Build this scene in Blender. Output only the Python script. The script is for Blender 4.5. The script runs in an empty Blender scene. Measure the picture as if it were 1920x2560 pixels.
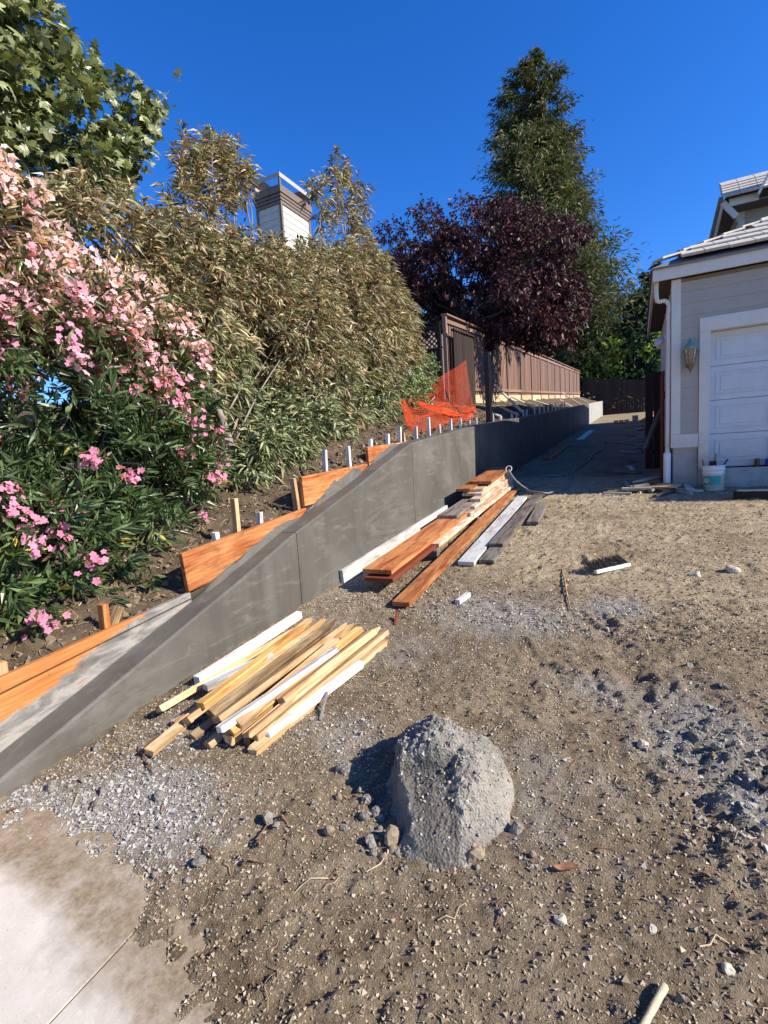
import bpy, bmesh, math
import numpy as np
from mathutils import Vector, Matrix

# ------------------------------------------------------------------ camera, world, sun
SC = bpy.context.scene
COL = SC.collection
FPX, HOR, ROLL, EYE = 1230.0, 135.0, .06, 1.55      # focal length in photo pixels, horizon offset, roll, eye height
_n = np.array([ROLL, 1.]) / math.hypot(ROLL, 1)
_D = FPX * FPX / HOR
_down = np.array([_n[0] * _D, _n[1] * _D, FPX]); _down /= np.linalg.norm(_down)
_up = -_down
_xs = 633.0
_Y = np.array([_xs, -(_up[0] * _xs + _up[2] * FPX) / _up[1], FPX]); _Y /= np.linalg.norm(_Y)
_X = np.cross(_Y, _up)
if _X[0] < 0: _X = -_X
RW = np.array([_X, _Y, _up])                          # world = RW @ cam (x right, y down, z forward)
cam_d = bpy.data.cameras.new('camera'); cam = bpy.data.objects.new('camera', cam_d); COL.objects.link(cam)
cam_d.sensor_fit = 'VERTICAL'; cam_d.sensor_height = 36; cam_d.lens = FPX / 2560 * 36
cam_d.clip_start = .05; cam_d.clip_end = 2000
_m = np.eye(4); _m[:3, 0] = RW[:, 0]; _m[:3, 1] = -RW[:, 1]; _m[:3, 2] = -RW[:, 2]; _m[:3, 3] = (0, 0, EYE)
cam.matrix_world = Matrix(_m.tolist())
SC.camera = cam

SUN_EL, SUN_AZ = math.radians(34.5), math.radians(2)   # azimuth measured from +X towards +Y
world = bpy.data.worlds.new('World'); SC.world = world; world.use_nodes = True
_wn = world.node_tree
_bg = _wn.nodes['Background']
_sky = _wn.nodes.new('ShaderNodeTexSky'); _sky.sky_type = 'NISHITA'; _sky.sun_disc = False
_sky.sun_elevation = SUN_EL; _sky.sun_rotation = math.pi / 2 - SUN_AZ
_sky.altitude = 0; _sky.air_density = 1.0; _sky.dust_density = 0.15; _sky.ozone_density = 8.0
_hs = _wn.nodes.new('ShaderNodeHueSaturation'); _hs.inputs['Saturation'].default_value = 1.2; _hs.inputs['Hue'].default_value = .512
_wn.links.new(_sky.outputs[0], _hs.inputs['Color'])
_wn.links.new(_hs.outputs[0], _bg.inputs['Color']); _bg.inputs['Strength'].default_value = .14
sun_d = bpy.data.lights.new('sun', 'SUN'); sun_d.energy = 5.0; sun_d.angle = math.radians(.5); sun_d.color = (1, .93, .82)
sun = bpy.data.objects.new('sun', sun_d); COL.objects.link(sun)
_sd = Vector((math.cos(SUN_EL) * math.cos(SUN_AZ), math.cos(SUN_EL) * math.sin(SUN_AZ), math.sin(SUN_EL)))
sun.location = _sd * 60; sun.rotation_euler = _sd.to_track_quat('Z', 'Y').to_euler()
SC.view_settings.view_transform = 'Standard'; SC.view_settings.look = 'None'
SC.view_settings.exposure = .75; SC.view_settings.gamma = 1
SC.cycles.max_bounces = 6; SC.cycles.transparent_max_bounces = 8
SC.cycles.use_denoising = True

# ------------------------------------------------------------------ photo pixel -> point helpers (surveying only)
def ray(px, py): return RW @ np.array([px - 960., py - 1280., FPX]) / FPX
O3 = np.array([0, 0, EYE])
SL = .086                                              # the drive climbs 8.6 %
def G(px, py, dz=0):
    d = ray(px, py); return d * ((dz - EYE) / (d[2] - SL * d[1])) + O3
def PX(px, py, x):
    d = ray(px, py); return d * (x / d[0]) + O3
def PY(px, py, y):
    d = ray(px, py); return d * (y / d[1]) + O3
RNG = np.random.default_rng(7)

# ------------------------------------------------------------------ noise
def _h(ix, iy, s):
    h = (ix.astype(np.int64) * 374761393 + iy.astype(np.int64) * 668265263 + s * 974711) & 0xffffffff
    h = ((h ^ (h >> 13)) * 1274126177) & 0xffffffff
    return ((h ^ (h >> 16)) & 0xffff) / 65535.0
def vn(x, y, s=0):
    ix, iy = np.floor(x), np.floor(y); fx, fy = x - ix, y - iy
    fx = fx * fx * (3 - 2 * fx); fy = fy * fy * (3 - 2 * fy)
    a, b, c, d = _h(ix, iy, s), _h(ix + 1, iy, s), _h(ix, iy + 1, s), _h(ix + 1, iy + 1, s)
    return (a * (1 - fx) + b * fx) * (1 - fy) + (c * (1 - fx) + d * fx) * fy
def fbm(x, y, o=4, s=0):
    x = np.asarray(x, float); y = np.asarray(y, float); r = 0; a = .5
    for k in range(o):
        r = r + a * (vn(x, y, s + k * 17) - .5); x = x * 2.03 + 3.1; y = y * 2.03 + 1.7; a *= .5
    return r
def sstep(a, b, x):
    t = np.clip((x - a) / (b - a), 0, 1); return t * t * (3 - 2 * t)

# ------------------------------------------------------------------ object helpers
def tag(o, label=None, cat=None, group=None, kind=None):
    if label: o['label'] = label
    if cat: o['category'] = cat
    if group: o['group'] = group
    if kind: o['kind'] = kind
    return o
def link(name, me, parent=None, mats=()):
    o = bpy.data.objects.new(name, me); COL.objects.link(o)
    for m in (mats if isinstance(mats, (list, tuple)) else [mats]):
        if me is not None and m is not None and len(me.materials) < 8 and m.name not in [q.name for q in me.materials if q]: me.materials.append(m)
    if parent is not None: o.parent = parent
    return o
def empty(name, loc=(0, 0, 0), label=None, cat=None, group=None, rz=0):
    o = bpy.data.objects.new(name, None); COL.objects.link(o); o.location = loc; o.rotation_euler = (0, 0, rz)
    o.empty_display_size = .1
    return tag(o, label, cat, group)
def npmesh(name, V, F, col=None, smooth=False, midx=None, attrs=None):
    me = bpy.data.meshes.new(name)
    V = np.asarray(V, np.float32); F = [np.asarray(f, np.int32) for f in (F if isinstance(F, list) else [F]) if len(f)]
    nl = sum(f.size for f in F); npol = sum(len(f) for f in F)
    me.vertices.add(len(V)); me.vertices.foreach_set('co', V.ravel())
    me.loops.add(nl); me.loops.foreach_set('vertex_index', np.concatenate([f.ravel() for f in F]))
    me.polygons.add(npol)
    tot = np.concatenate([np.full(len(f), f.shape[1], np.int32) for f in F])
    me.polygons.foreach_set('loop_start', np.concatenate([[0], np.cumsum(tot)[:-1]]).astype(np.int32))
    me.polygons.foreach_set('use_smooth', np.full(npol, bool(smooth)))
    if midx is not None: me.polygons.foreach_set('material_index', np.asarray(midx, np.int32))
    if col is not None:
        a = me.color_attributes.new('Col', 'FLOAT_COLOR', 'POINT')
        c = np.ones((len(V), 4), np.float32); c[:, :3] = col; a.data.foreach_set('color', c.ravel())
    for k, v in (attrs or {}).items():
        a = me.attributes.new(k, 'FLOAT', 'POINT'); a.data.foreach_set('value', np.asarray(v, np.float32))
    me.update(calc_edges=True)
    return me
def box_bm(bm, lo, hi, bev=0):
    lo, hi = Vector(lo), Vector(hi)
    r = bmesh.ops.create_cube(bm, size=1)
    bmesh.ops.transform(bm, matrix=Matrix.Translation((lo + hi) / 2) @ Matrix.Diagonal((*(hi - lo), 1)), verts=r['verts'])
    if bev:
        es = list({e for v in r['verts'] for e in v.link_edges})
        bmesh.ops.bevel(bm, geom=es, offset=bev, segments=1, affect='EDGES')
def bm_obj(name, bm, mat, parent=None, smooth=False):
    me = bpy.data.meshes.new(name); bm.to_mesh(me); bm.free()
    if smooth:
        for p in me.polygons: p.use_smooth = True
    return link(name, me, parent, mat)
def box(name, lo, hi, mat, parent=None, bev=.003):
    bm = bmesh.new(); box_bm(bm, lo, hi, bev); return bm_obj(name, bm, mat, parent)
def beam(name, p0, p1, w, t, mat, parent=None, up=(0, 0, 1), bev=.003, tip=0, jitter=0.0):
    """a length of timber from p0 to p1 (its centre line), w wide, t thick"""
    p0, p1 = Vector(p0), Vector(p1); ax = (p1 - p0); L = ax.length; ax.normalize()
    s = Vector(up).cross(ax)
    if s.length < 1e-4: s = Vector((1, 0, 0)).cross(ax)
    s.normalize(); u = ax.cross(s)
    bm = bmesh.new(); box_bm(bm, (0, -w / 2, -t / 2), (L, w / 2, t / 2), bev)
    if tip:
        bmesh.ops.bisect_plane(bm, geom=bm.verts[:] + bm.edges[:] + bm.faces[:], plane_co=(L - tip, 0, 0), plane_no=(1, 0, 0))
        for v in bm.verts:
            if v.co.x > L - tip + 1e-4:
                k = (v.co.x - L + tip) / tip; v.co.y = v.co.y * (1 - .86 * k); v.co.z = v.co.z * (1 - .7 * k) + t * .1 * k
    if jitter:
        for v in bm.verts: v.co += Vector(RNG.normal(0, jitter, 3).tolist())
    o = bm_obj(name, bm, mat, parent)
    M = Matrix((ax, s, u)).transposed().to_4x4(); M.translation = p0
    if parent is not None: M = parent.matrix_world.inverted() @ M if parent.matrix_world else M
    o.matrix_local = M
    return o
def tube_np(P, r, k=6, cap=True):
    P = np.asarray(P, float); n = len(P); r = np.broadcast_to(np.asarray(r, float), (n,))
    T = np.gradient(P, axis=0); T /= np.linalg.norm(T, axis=1)[:, None] + 1e-9
    ref = np.array([0, 0, 1.]) if abs(T[:, 2]).mean() < .8 else np.array([1., 0, 0])
    S = np.cross(T, ref); S /= np.linalg.norm(S, axis=1)[:, None] + 1e-9
    U = np.cross(S, T); a = np.arange(k) / k * 2 * np.pi
    V = (P[:, None] + r[:, None, None] * (np.cos(a)[None, :, None] * S[:, None] + np.sin(a)[None, :, None] * U[:, None])).reshape(-1, 3)
    i = np.arange(n - 1)[:, None] * k; j = np.arange(k)[None]; j2 = (j + 1) % k
    F = np.stack([i + j, i + j2, i + k + j2, i + k + j], -1).reshape(-1, 4)
    return V, F
class MB:
    """collects numpy pieces into one mesh"""
    def __init__(s): s.V = []; s.Q = []; s.T = []; s.C = []; s.n = 0
    def add(s, V, F, col=None):
        F = np.asarray(F)
        (s.Q if F.shape[1] == 4 else s.T).append(F + s.n); s.V.append(V); s.n += len(V)
        if col is not None: s.C.append(np.broadcast_to(np.asarray(col, float), (len(V), 3)))
    def tube(s, P, r, k=6, col=None): s.add(*tube_np(P, r, k), col)
    def build(s, name, mat, parent=None, smooth=False):
        F = []
        if s.Q: F.append(np.concatenate(s.Q))
        if s.T: F.append(np.concatenate(s.T))
        me = npmesh(name, np.concatenate(s.V), F, np.concatenate(s.C) if s.C else None, smooth)
        return link(name, me, parent, mat)
def spline(P, n):
    P = np.asarray(P, float); d = np.r_[0, np.cumsum(np.linalg.norm(np.diff(P, axis=0), axis=1))]
    t = np.linspace(0, d[-1], n); out = np.empty((n, 3)); m = np.gradient(P, d, axis=0)
    k = np.clip(np.searchsorted(d, t, 'right') - 1, 0, len(P) - 2); h = (d[k + 1] - d[k])[:, None]; u = ((t - d[k])[:, None]) / h
    return (2*u**3-3*u**2+1)*P[k] + (u**3-2*u**2+u)*h*m[k] + (-2*u**3+3*u**2)*P[k+1] + (u**3-u**2)*h*m[k+1]

# ------------------------------------------------------------------ materials
class MT:
    def __init__(s, name, rough=.8, spec=.3):
        s.m = bpy.data.materials.new(name); s.m.use_nodes = True; s.t = s.m.node_tree
        s.b = s.t.nodes['Principled BSDF']; s.b.inputs['Roughness'].default_value = rough
        s.b.inputs['Specular IOR Level'].default_value = spec; s._o = None
    def nd(s, typ, **kw):
        n = s.t.nodes.new(typ)
        for k, v in kw.items(): setattr(n, k, v)
        return n
    def l(s, a, b): s.t.links.new(a, b)
    def coord(s, which='Object'):
        if s._o is None: s._o = s.nd('ShaderNodeTexCoord')
        return s._o.outputs[which]
    def map(s, scale=(1, 1, 1), vec=None, rnd=False):
        n = s.nd('ShaderNodeMapping'); n.inputs['Scale'].default_value = scale
        s.l(vec or s.coord(), n.inputs['Vector'])
        if rnd:
            i = s.nd('ShaderNodeObjectInfo'); m = s.nd('ShaderNodeMath', operation='MULTIPLY'); m.inputs[1].default_value = 37
            s.l(i.outputs['Random'], m.inputs[0]); c = s.nd('ShaderNodeCombineXYZ')
            s.l(m.outputs[0], c.inputs[0]); s.l(m.outputs[0], c.inputs[2]); s.l(c.outputs[0], n.inputs['Location'])
        return n.outputs[0]
    def noise(s, scale, detail=4, rough=.6, vec=None, dist=0):
        n = s.nd('ShaderNodeTexNoise'); n.inputs['Scale'].default_value = scale; n.inputs['Detail'].default_value = detail
        n.inputs['Roughness'].default_value = rough; n.inputs['Distortion'].default_value = dist
        s.l(vec or s.coord(), n.inputs['Vector']); return n.outputs['Fac']
    def vor(s, scale, vec=None, feat='F1'):
        n = s.nd('ShaderNodeTexVoronoi', feature=feat); n.inputs['Scale'].default_value = scale
        s.l(vec or s.coord(), n.inputs['Vector']); return n.outputs['Distance']
    def wave(s, scale, dist=4, vec=None):
        n = s.nd('ShaderNodeTexWave', wave_type='RINGS', rings_direction='X'); n.inputs['Scale'].default_value = scale; n.inputs['Distortion'].default_value = dist
        n.inputs['Detail'].default_value = 3; n.inputs['Detail Scale'].default_value = 1.2
        s.l(vec or s.coord(), n.inputs['Vector']); return n.outputs['Fac']
    def ramp(s, fac, stops):
        n = s.nd('ShaderNodeValToRGB'); e = n.color_ramp.elements
        while len(e) < len(stops): e.new(.5)
        for q, (p, c) in zip(e, stops): q.position = p; q.color = (*c, 1) if len(c) == 3 else c
        s.l(fac, n.inputs[0]); return n.outputs[0]
    def step(s, fac, a, b): return s.ramp(fac, [(a, (0, 0, 0)), (b, (1, 1, 1))])
    def mix(s, fac, a, b, mode='MIX'):
        n = s.nd('ShaderNodeMix', data_type='RGBA', blend_type=mode)
        for v, i in ((fac, 0), (a, 6), (b, 7)):
            if hasattr(v, 'links'): s.l(v, n.inputs[i])
            elif i == 0: n.inputs[0].default_value = v
            else: n.inputs[i].default_value = (*v, 1)
        return n.outputs[2]
    def math(s, op, a, b=0):
        n = s.nd('ShaderNodeMath', operation=op)
        for v, i in ((a, 0), (b, 1)):
            if hasattr(v, 'links'): s.l(v, n.inputs[i])
            else: n.inputs[i].default_value = v
        return n.outputs[0]
    def attr(s, name, out='Fac'):
        n = s.nd('ShaderNodeAttribute', attribute_name=name); return n.outputs[out]
    def color(s, c):
        if hasattr(c, 'links'): s.l(c, s.b.inputs['Base Color'])
        else: s.b.inputs['Base Color'].default_value = (*c, 1)
        return s
    def rough(s, r): s.l(r, s.b.inputs['Roughness']); return s
    def bump(s, h, st=.3, d=.01):
        n = s.nd('ShaderNodeBump'); n.inputs['Strength'].default_value = st; n.inputs['Distance'].default_value = d
        s.l(h, n.inputs['Height']); s.l(n.outputs[0], s.b.inputs['Normal']); return s
    def rnd(s):
        return s.nd('ShaderNodeObjectInfo').outputs['Random']

def wood(name, dark, mid, light, rough=.7, stain=None, knots=True, paint=None, paint_cov=.5, spec=.25):
    t = MT(name, rough, spec)
    v = t.map((1.2, 22, 22), rnd=True); v2 = t.map((.8, 5, 5), rnd=True)
    g = t.noise(3, 6, .65, v, .4); g2 = t.noise(2.2, 4, .6, v2, .8)
    c = t.ramp(g, [(.3, dark), (.5, mid), (.72, light)])
    c = t.mix(t.step(g2, .45, .7), c, mid, 'MULTIPLY' if stain else 'MIX')
    if stain:
        k = t.noise(3.1, 5, .7, t.map((.9, 3, 3), rnd=True), .5); c = t.mix(t.step(k, .56, .7), c, stain)
    if paint:
        k = t.noise(9, 5, .7, t.map((.35, 1, 1), rnd=True)); c = t.mix(t.step(k, 1 - paint_cov - .06, 1 - paint_cov + .02), c, paint)
    kn = t.vor(2.3, t.map((1, 4.5, 4.5), rnd=True)); c = t.mix(t.step(kn, .02, .10), tuple(x * .35 for x in dark), c)
    hv = t.math('MULTIPLY_ADD', t.rnd(), .5); hv.node.inputs[2].default_value = .68
    c = t.mix(1.0, c, hv, 'MULTIPLY')
    t.color(c).bump(g, .35, .004)
    return t.m
M = {}
M['orange'] = wood('orange_wood', (.33, .115, .035), (.50, .2, .065), (.62, .30, .12), .65, stain=(.20, .085, .04))
M['stake'] = wood('pine_stake', (.36, .215, .10), (.56, .375, .19), (.66, .48, .28), .8, stain=(.30, .2, .11))
M['stake2'] = wood('yellow_stake', (.46, .24, .07), (.60, .36, .12), (.66, .45, .2), .75, stain=(.34, .2, .08))
M['dirtystake'] = wood('dirty_stake', (.16, .11, .06), (.38, .26, .13), (.55, .42, .24), .85, stain=(.14, .11, .08))
M['white'] = wood('whitewashed_wood', (.50, .46, .40), (.70, .68, .63), (.78, .77, .73), .7, stain=(.30, .24, .17), paint=(.74, .73, .69), paint_cov=.45)
M['greywood'] = wood('weathered_wood', (.10, .085, .07), (.20, .17, .14), (.34, .30, .25), .85, stain=(.30, .14, .06))
M['lumberedge'] = wood('smeared_lumber', (.42, .24, .12), (.60, .42, .26), (.70, .58, .44), .75, stain=(.5, .46, .4), paint=(.62, .59, .54), paint_cov=.42)
M['brace'] = wood('pale_brace', (.36, .33, .28), (.50, .46, .40), (.60, .56, .5), .8)
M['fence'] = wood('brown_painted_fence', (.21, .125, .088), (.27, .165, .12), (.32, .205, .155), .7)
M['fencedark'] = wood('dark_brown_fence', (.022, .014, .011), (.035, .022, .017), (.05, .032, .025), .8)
M['kick'] = wood('tan_kickboard', (.42, .32, .17), (.56, .44, .26), (.64, .53, .34), .8)
M['redwood'] = wood('red_brown_board', (.10, .022, .010), (.16, .038, .016), (.2, .055, .025), .7)

def plain(name, c, rough=.6, var=.12, scale=6, bump=0, spec=.3, metal=0):
    t = MT(name, rough, spec); n = t.noise(scale, 5, .65)
    a = tuple(x * (1 - var) for x in c); b = tuple(min(1, x * (1 + var)) for x in c)
    t.color(t.ramp(n, [(.3, a), (.7, b)]))
    if bump: t.bump(t.noise(scale * 8, 3), bump, .004)
    t.b.inputs['Metallic'].default_value = metal
    return t.m
M['siding'] = plain('grey_siding', (.40, .36, .31), .75, .06, 3, .15)
def dusty(name, c, z0, z1, rough=.6):
    t = MT(name, rough, .3); n = t.noise(4, 5, .65); a = tuple(x * .95 for x in c); b = tuple(x * 1.05 for x in c); col = t.ramp(n, [(.3, a), (.7, b)])
    gp = t.nd('ShaderNodeNewGeometry'); sp = t.nd('ShaderNodeSeparateXYZ'); t.l(gp.outputs['Position'], sp.inputs[0])
    k = t.math('DIVIDE', t.math('SUBTRACT', sp.outputs[2], z0), z1 - z0); k = t.math('ADD', k, t.math('MULTIPLY', t.math('SUBTRACT', t.noise(9, 6, .75, gp.outputs['Position']), .5), .9))
    col = t.mix(t.step(k, .0, 1.0), tuple(x * .5 + y * .5 for x, y in zip(c, (.30, .23, .15))), col); col = t.mix(t.math('MULTIPLY', t.step(t.noise(16, 5, .7, t.map((1, 1, .12))), .58, .75), .25), col, (.33, .28, .22))
    t.color(col); t.bump(t.noise(40, 3), .1, .003); return t.m
M['trim'] = dusty('white_trim', (.66, .62, .56), .9, 1.7)
M['door'] = dusty('white_door', (.60, .61, .63), 1.0, 1.6, .5)
M['found'] = plain('grey_foundation', (.36, .34, .32), .9, .2, 5, .4)
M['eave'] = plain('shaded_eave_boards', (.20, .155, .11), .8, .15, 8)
M['tile'] = plain('roof_tile', (.46, .41, .34), .85, .22, 9, .5)
M['tiledark'] = plain('roof_tile_grey', (.20, .19, .18), .9, .2, 9, .4)
M['cream'] = plain('cream_siding', (.52, .475, .40), .75, .08, 4)
M['brownpaint'] = plain('brown_paint', (.17, .125, .10), .7, .15, 6)
M['shingle'] = plain('brown_shingle', (.13, .10, .075), .9, .3, 12, .5)
M['hose'] = plain('grey_rubber_hose', (.16, .16, .165), .5, .1, 30)
M['steel'] = plain('dark_steel', (.02, .021, .022), .5, .3, 10, spec=.4)
M['net'] = plain('orange_net_plastic', (.62, .075, .014), .5, .1, 10)
M['plastic'] = plain('white_plastic', (.74, .75, .75), .4, .1, 12)
M['teal'] = plain('teal_print', (.05, .34, .32), .5, .1, 8)
M['creamprint'] = plain('cream_print', (.6, .55, .45), .5, .2, 20)
M['verdigris'] = plain('verdigris_copper', (.16, .30, .24), .6, .25, 14)
M['brass'] = plain('aged_brass', (.20, .15, .08), .4, .3, 14, metal=.6)
M['black'] = plain('black_matter', (.012, .012, .013), .6, .2, 9)
M['bristle'] = plain('grey_bristle', (.10, .085, .07), .9, .4, 40)
M['blue'] = plain('blue_plastic', (.02, .05, .30), .4, .1, 9)
M['rag'] = plain('pale_blue_rag', (.40, .47, .62), .9, .2, 14)
M['can'] = plain('brown_can', (.14, .05, .015), .35, .4, 20)
M['brick'] = plain('pale_brick', (.46, .26, .17), .85, .25, 10)
M['rod'] = plain('grey_rod', (.2, .2, .19), .5, .2, 20)
M['handle'] = plain('tool_handle', (.34, .16, .08), .6, .2, 12)
t = MT('lantern_glass', .15, .5); t.color((.55, .48, .36)); t.b.inputs['Transmission Weight'].default_value = .6; t.b.inputs['Alpha'].default_value = 1; M['glass'] = t.m
t = MT('window_glass', .05, .6); t.color((.02, .025, .03)); M['pane'] = t.m
t = MT('house_window', .05, .6); t.color((.03, .04, .05)); M['pane2'] = t.m

# fresh, still damp concrete of the retaining wall
t = MT('fresh_concrete', .6, .2)
n1 = t.noise(1.3, 6, .6, dist=.6); n2 = t.noise(7, 5, .7, t.map((1, .35, 1.4)), .4); n3 = t.noise(60, 3, .6)
c = t.ramp(n1, [(.32, (.088, .080, .064)), (.52, (.118, .108, .088)), (.72, (.16, .148, .124))])
c = t.mix(t.math('MULTIPLY', t.step(n2, .56, .74), .8), c, (.22, .208, .18)); c = t.mix(t.math('MULTIPLY', t.step(t.noise(2.4, 5, .7, t.map((1, 1.2, .12)), .3), .52, .68), .45), c, (.065, .06, .05)); c = t.mix(t.math('MULTIPLY', t.step(t.noise(1.1, 5, .75, t.map((1, .6, 2.5)), .8), .56, .62), .35), c, (.19, .178, .15)); c = t.mix(t.math('MULTIPLY', n3, .25), c, (.06, .055, .045))
t.color(c); t.rough(t.ramp(n1, [(.35, (.45,) * 3), (.7, (.75,) * 3)])); t.bump(t.noise(26, 5, .65), .10, .004); M['wet'] = t.m
t = MT('pale_concrete', .9, .2); n1 = t.noise(2, 6, .65)
t.color(t.ramp(n1, [(.3, (.27, .26, .235)), (.7, (.39, .375, .34))])); t.bump(t.noise(30, 4), .3, .006); M['palegrey'] = t.m
t = MT('crumbled_concrete', .95, .15); n1 = t.noise(5, 6, .7); n2 = t.vor(90)
c = t.ramp(n1, [(.28, (.13, .117, .096)), (.5, (.27, .244, .203)), (.74, (.45, .405, .335))])
c = t.mix(t.math('MULTIPLY', t.step(t.noise(3.5, 5, .7), .5, .7), .5), c, (.33, .275, .185)); c = t.mix(t.math('MULTIPLY', t.step(t.math('ADD', t.attr('wet'), t.math('MULTIPLY', t.math('SUBTRACT', t.noise(12, 5, .7), .5), .9)), .4, .75), .75), c, (.10, .09, .075)); t.color(c); t.bump(t.math('ADD', t.noise(70, 5, .75), n2), .9, .012); M['crumb'] = t.m  # mask darkens the heap's broken face: damp plus shade put into the colour
t = MT('slab_concrete', .9, .2); n1 = t.noise(2.5, 6, .6); n2 = t.noise(45, 5, .7); dirt = t.attr('dirt')
c = t.ramp(n1, [(.3, (.50, .44, .35)), (.6, (.63, .565, .475)), (.8, (.68, .62, .53))]); c = t.mix(t.step(n2, .55, .75), c, (.66, .60, .51))
k = t.math('ADD', dirt, t.math('MULTIPLY', t.math('SUBTRACT', t.noise(7, 6, .7), .5), 1.3))
c = t.mix(t.step(k, .32, 1.0), c, t.ramp(t.noise(40, 5, .75), [(.3, (.17, .125, .075)), (.7, (.36, .28, .18))])); c = t.mix(t.step(t.noise(120, 3, .7), .62, .72), c, (.36, .30, .21))
t.color(c); t.bump(t.noise(150, 4, .7), .3, .003); M['slab'] = t.m
# bare soil
t = MT('bare_soil', .95, .15); P = t.coord('Object')
n1 = t.noise(.9, 6, .65, P); n2 = t.noise(6, 6, .7, P); n3 = t.noise(38, 5, .75, P); n4 = t.noise(130, 4, .75, P); cem = t.attr('cement'); tan = t.attr('tan')
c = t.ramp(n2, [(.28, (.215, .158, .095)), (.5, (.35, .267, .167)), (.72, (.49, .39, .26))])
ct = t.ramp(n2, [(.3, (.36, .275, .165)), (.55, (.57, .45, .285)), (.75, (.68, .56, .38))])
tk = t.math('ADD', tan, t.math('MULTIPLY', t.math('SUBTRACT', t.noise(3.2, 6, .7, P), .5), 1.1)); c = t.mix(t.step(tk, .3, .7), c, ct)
c = t.mix(t.step(n3, .36, .56), t.mix(.55, c, (.085, .06, .036)), c)
c = t.mix(t.math('MULTIPLY', t.step(n1, .50, .64), .55), c, t.mix(1.0, c, (.5, .46, .42), 'MULTIPLY')); c = t.mix(t.step(n4, .60, .74), c, (.50, .43, .32))
ck = t.math('ADD', cem, t.math('MULTIPLY', t.math('SUBTRACT', t.noise(5, 6, .72, P), .5), 1.2)); c = t.mix(t.math('MULTIPLY', t.step(ck, .35, .8), .85), c, t.ramp(n3, [(.3, (.26, .24, .20)), (.7, (.50, .46, .395))]))
t.color(c); t.bump(t.math('ADD', t.math('ADD', n3, n4), t.math('MULTIPLY', t.noise(14, 5, .7, P), 1.2)), 1.0, .024); M['soil'] = t.m
t = MT('bank_soil', .95, .1); n2 = t.noise(5, 6, .7); n3 = t.noise(45, 5, .75)
c = t.ramp(n2, [(.3, (.07, .05, .033)), (.55, (.13, .094, .06)), (.75, (.2, .15, .095))]); c = t.mix(t.step(n3, .62, .72), c, (.30, .22, .13))
t.color(c); t.bump(n3, 1.0, .02); M['bank'] = t.m
t = MT('pebbles_mixed', .9, .2); t.color(t.attr('Col', 'Color')); t.bump(t.noise(160, 3), .4, .002); M['peb'] = t.m
t = MT('bark', .9, .1); n = t.noise(9, 5, .7, t.map((1, 1, .25))); t.color(t.ramp(n, [(.3, (.16, .13, .10)), (.7, (.34, .29, .24))])); t.bump(n, .5, .01); M['bark'] = t.m
t = MT('dark_bark', .9, .1); n = t.noise(9, 5, .7, t.map((1, 1, .25))); t.color(t.ramp(n, [(.3, (.05, .035, .028)), (.7, (.12, .085, .065))])); t.bump(n, .5, .01); M['darkbark'] = t.m
def leafmat(name, rough=.45, trans=.28, spec=.4):
    t = MT(name, rough, spec); c = t.attr('Col', 'Color'); t.color(c)
    tr = t.nd('ShaderNodeBsdfTranslucent'); t.l(t.mix(1, c, (1.5, 1.55, .8), 'MULTIPLY'), tr.inputs['Color'])
    mx = t.nd('ShaderNodeMixShader'); mx.inputs[0].default_value = trans
    t.l(t.b.outputs[0], mx.inputs[1]); t.l(tr.outputs[0], mx.inputs[2])
    t.l(mx.outputs[0], t.t.nodes['Material Output'].inputs['Surface']); return t.m
M['leaf'] = leafmat('glossy_leaf', .38, .16, .5); M['dryleaf'] = leafmat('dry_leaf', .5, .12, .35); M['needle'] = leafmat('needle', .7, .15, .15)
M['petal'] = leafmat('petal', .6, .35, .2)
# form board with a skin of cement on its lower part
t = MT('cement_smeared_board', .65, .25)
v = t.map((1.2, 22, 22)); g = t.noise(3, 6, .65, v, .4)
c = t.ramp(g, [(.3, (.30, .095, .025)), (.5, (.46, .165, .045)), (.72, (.57, .25, .085))])
c = t.mix(t.math('MULTIPLY', t.step(t.noise(7, 5, .7, t.map((2.2, 1, .5)), .3), .60, .72), .7), c, (.10, .055, .03)); sp = t.nd('ShaderNodeSeparateXYZ'); t.l(t.coord(), sp.inputs[0])
ramp_h = t.math('MULTIPLY_ADD', sp.outputs[0], .269); ramp_h.node.inputs[2].default_value = -.256
k = t.math('SUBTRACT', ramp_h, sp.outputs[2]); k = t.math('ADD', k, t.math('MULTIPLY', t.math('SUBTRACT', t.noise(9, 5, .65, t.map((.6, 1, 1.6)), 1.2), .5), .16))
c = t.mix(t.step(k, .0, .03), c, t.ramp(t.noise(9, 6, .7, t.map((.45, 1, 1.6)), .7), [(.28, (.09, .08, .068)), (.45, (.17, .158, .138)), (.6, (.31, .285, .25)), (.72, (.27, .17, .10))]))
t.color(c).bump(g, .3, .004); M['smeared'] = t.m

# ------------------------------------------------------------------ terrain
CEM = [(-1.95, 1.25, .55, .30, .95), (-2.3, 1.0, .5, .25, 1.0), (-1.5, 2.9, .7, .5, .55), (-2.2, 2.3, .4, 1.4, .6), (-.45, 1.95, .5, .5, .55),
       (-.9, 3.6, .8, .55, .75), (.25, 2.5, .35, .5, .85), (.45, 2.15, .25, .3, .95), (-.15, 2.75, .4, .25, .7), (-.15, 3.9, .35, .25, .85), (-.4, 8.1, .5, .35, .5),
       (-1.3, 1.95, .3, .25, .6), (-2.45, 4.5, .25, 1.2, .6), (.3, 7.8, .4, .25, .4)]
def cement(x, y):
    r = np.zeros_like(x)
    for cx, cy, a, b, k in CEM: r = np.maximum(r, k * np.exp(-((x - cx) / a) ** 2 - ((y - cy) / b) ** 2))
    return r
def yb(x): return np.interp(x, [-6, -2.45, -1.85, -1.58, -1.24, -1.07, -.85, -.6, 3], [.97, .95, .98, .91, .84, .76, .55, .2, -.6])
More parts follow.
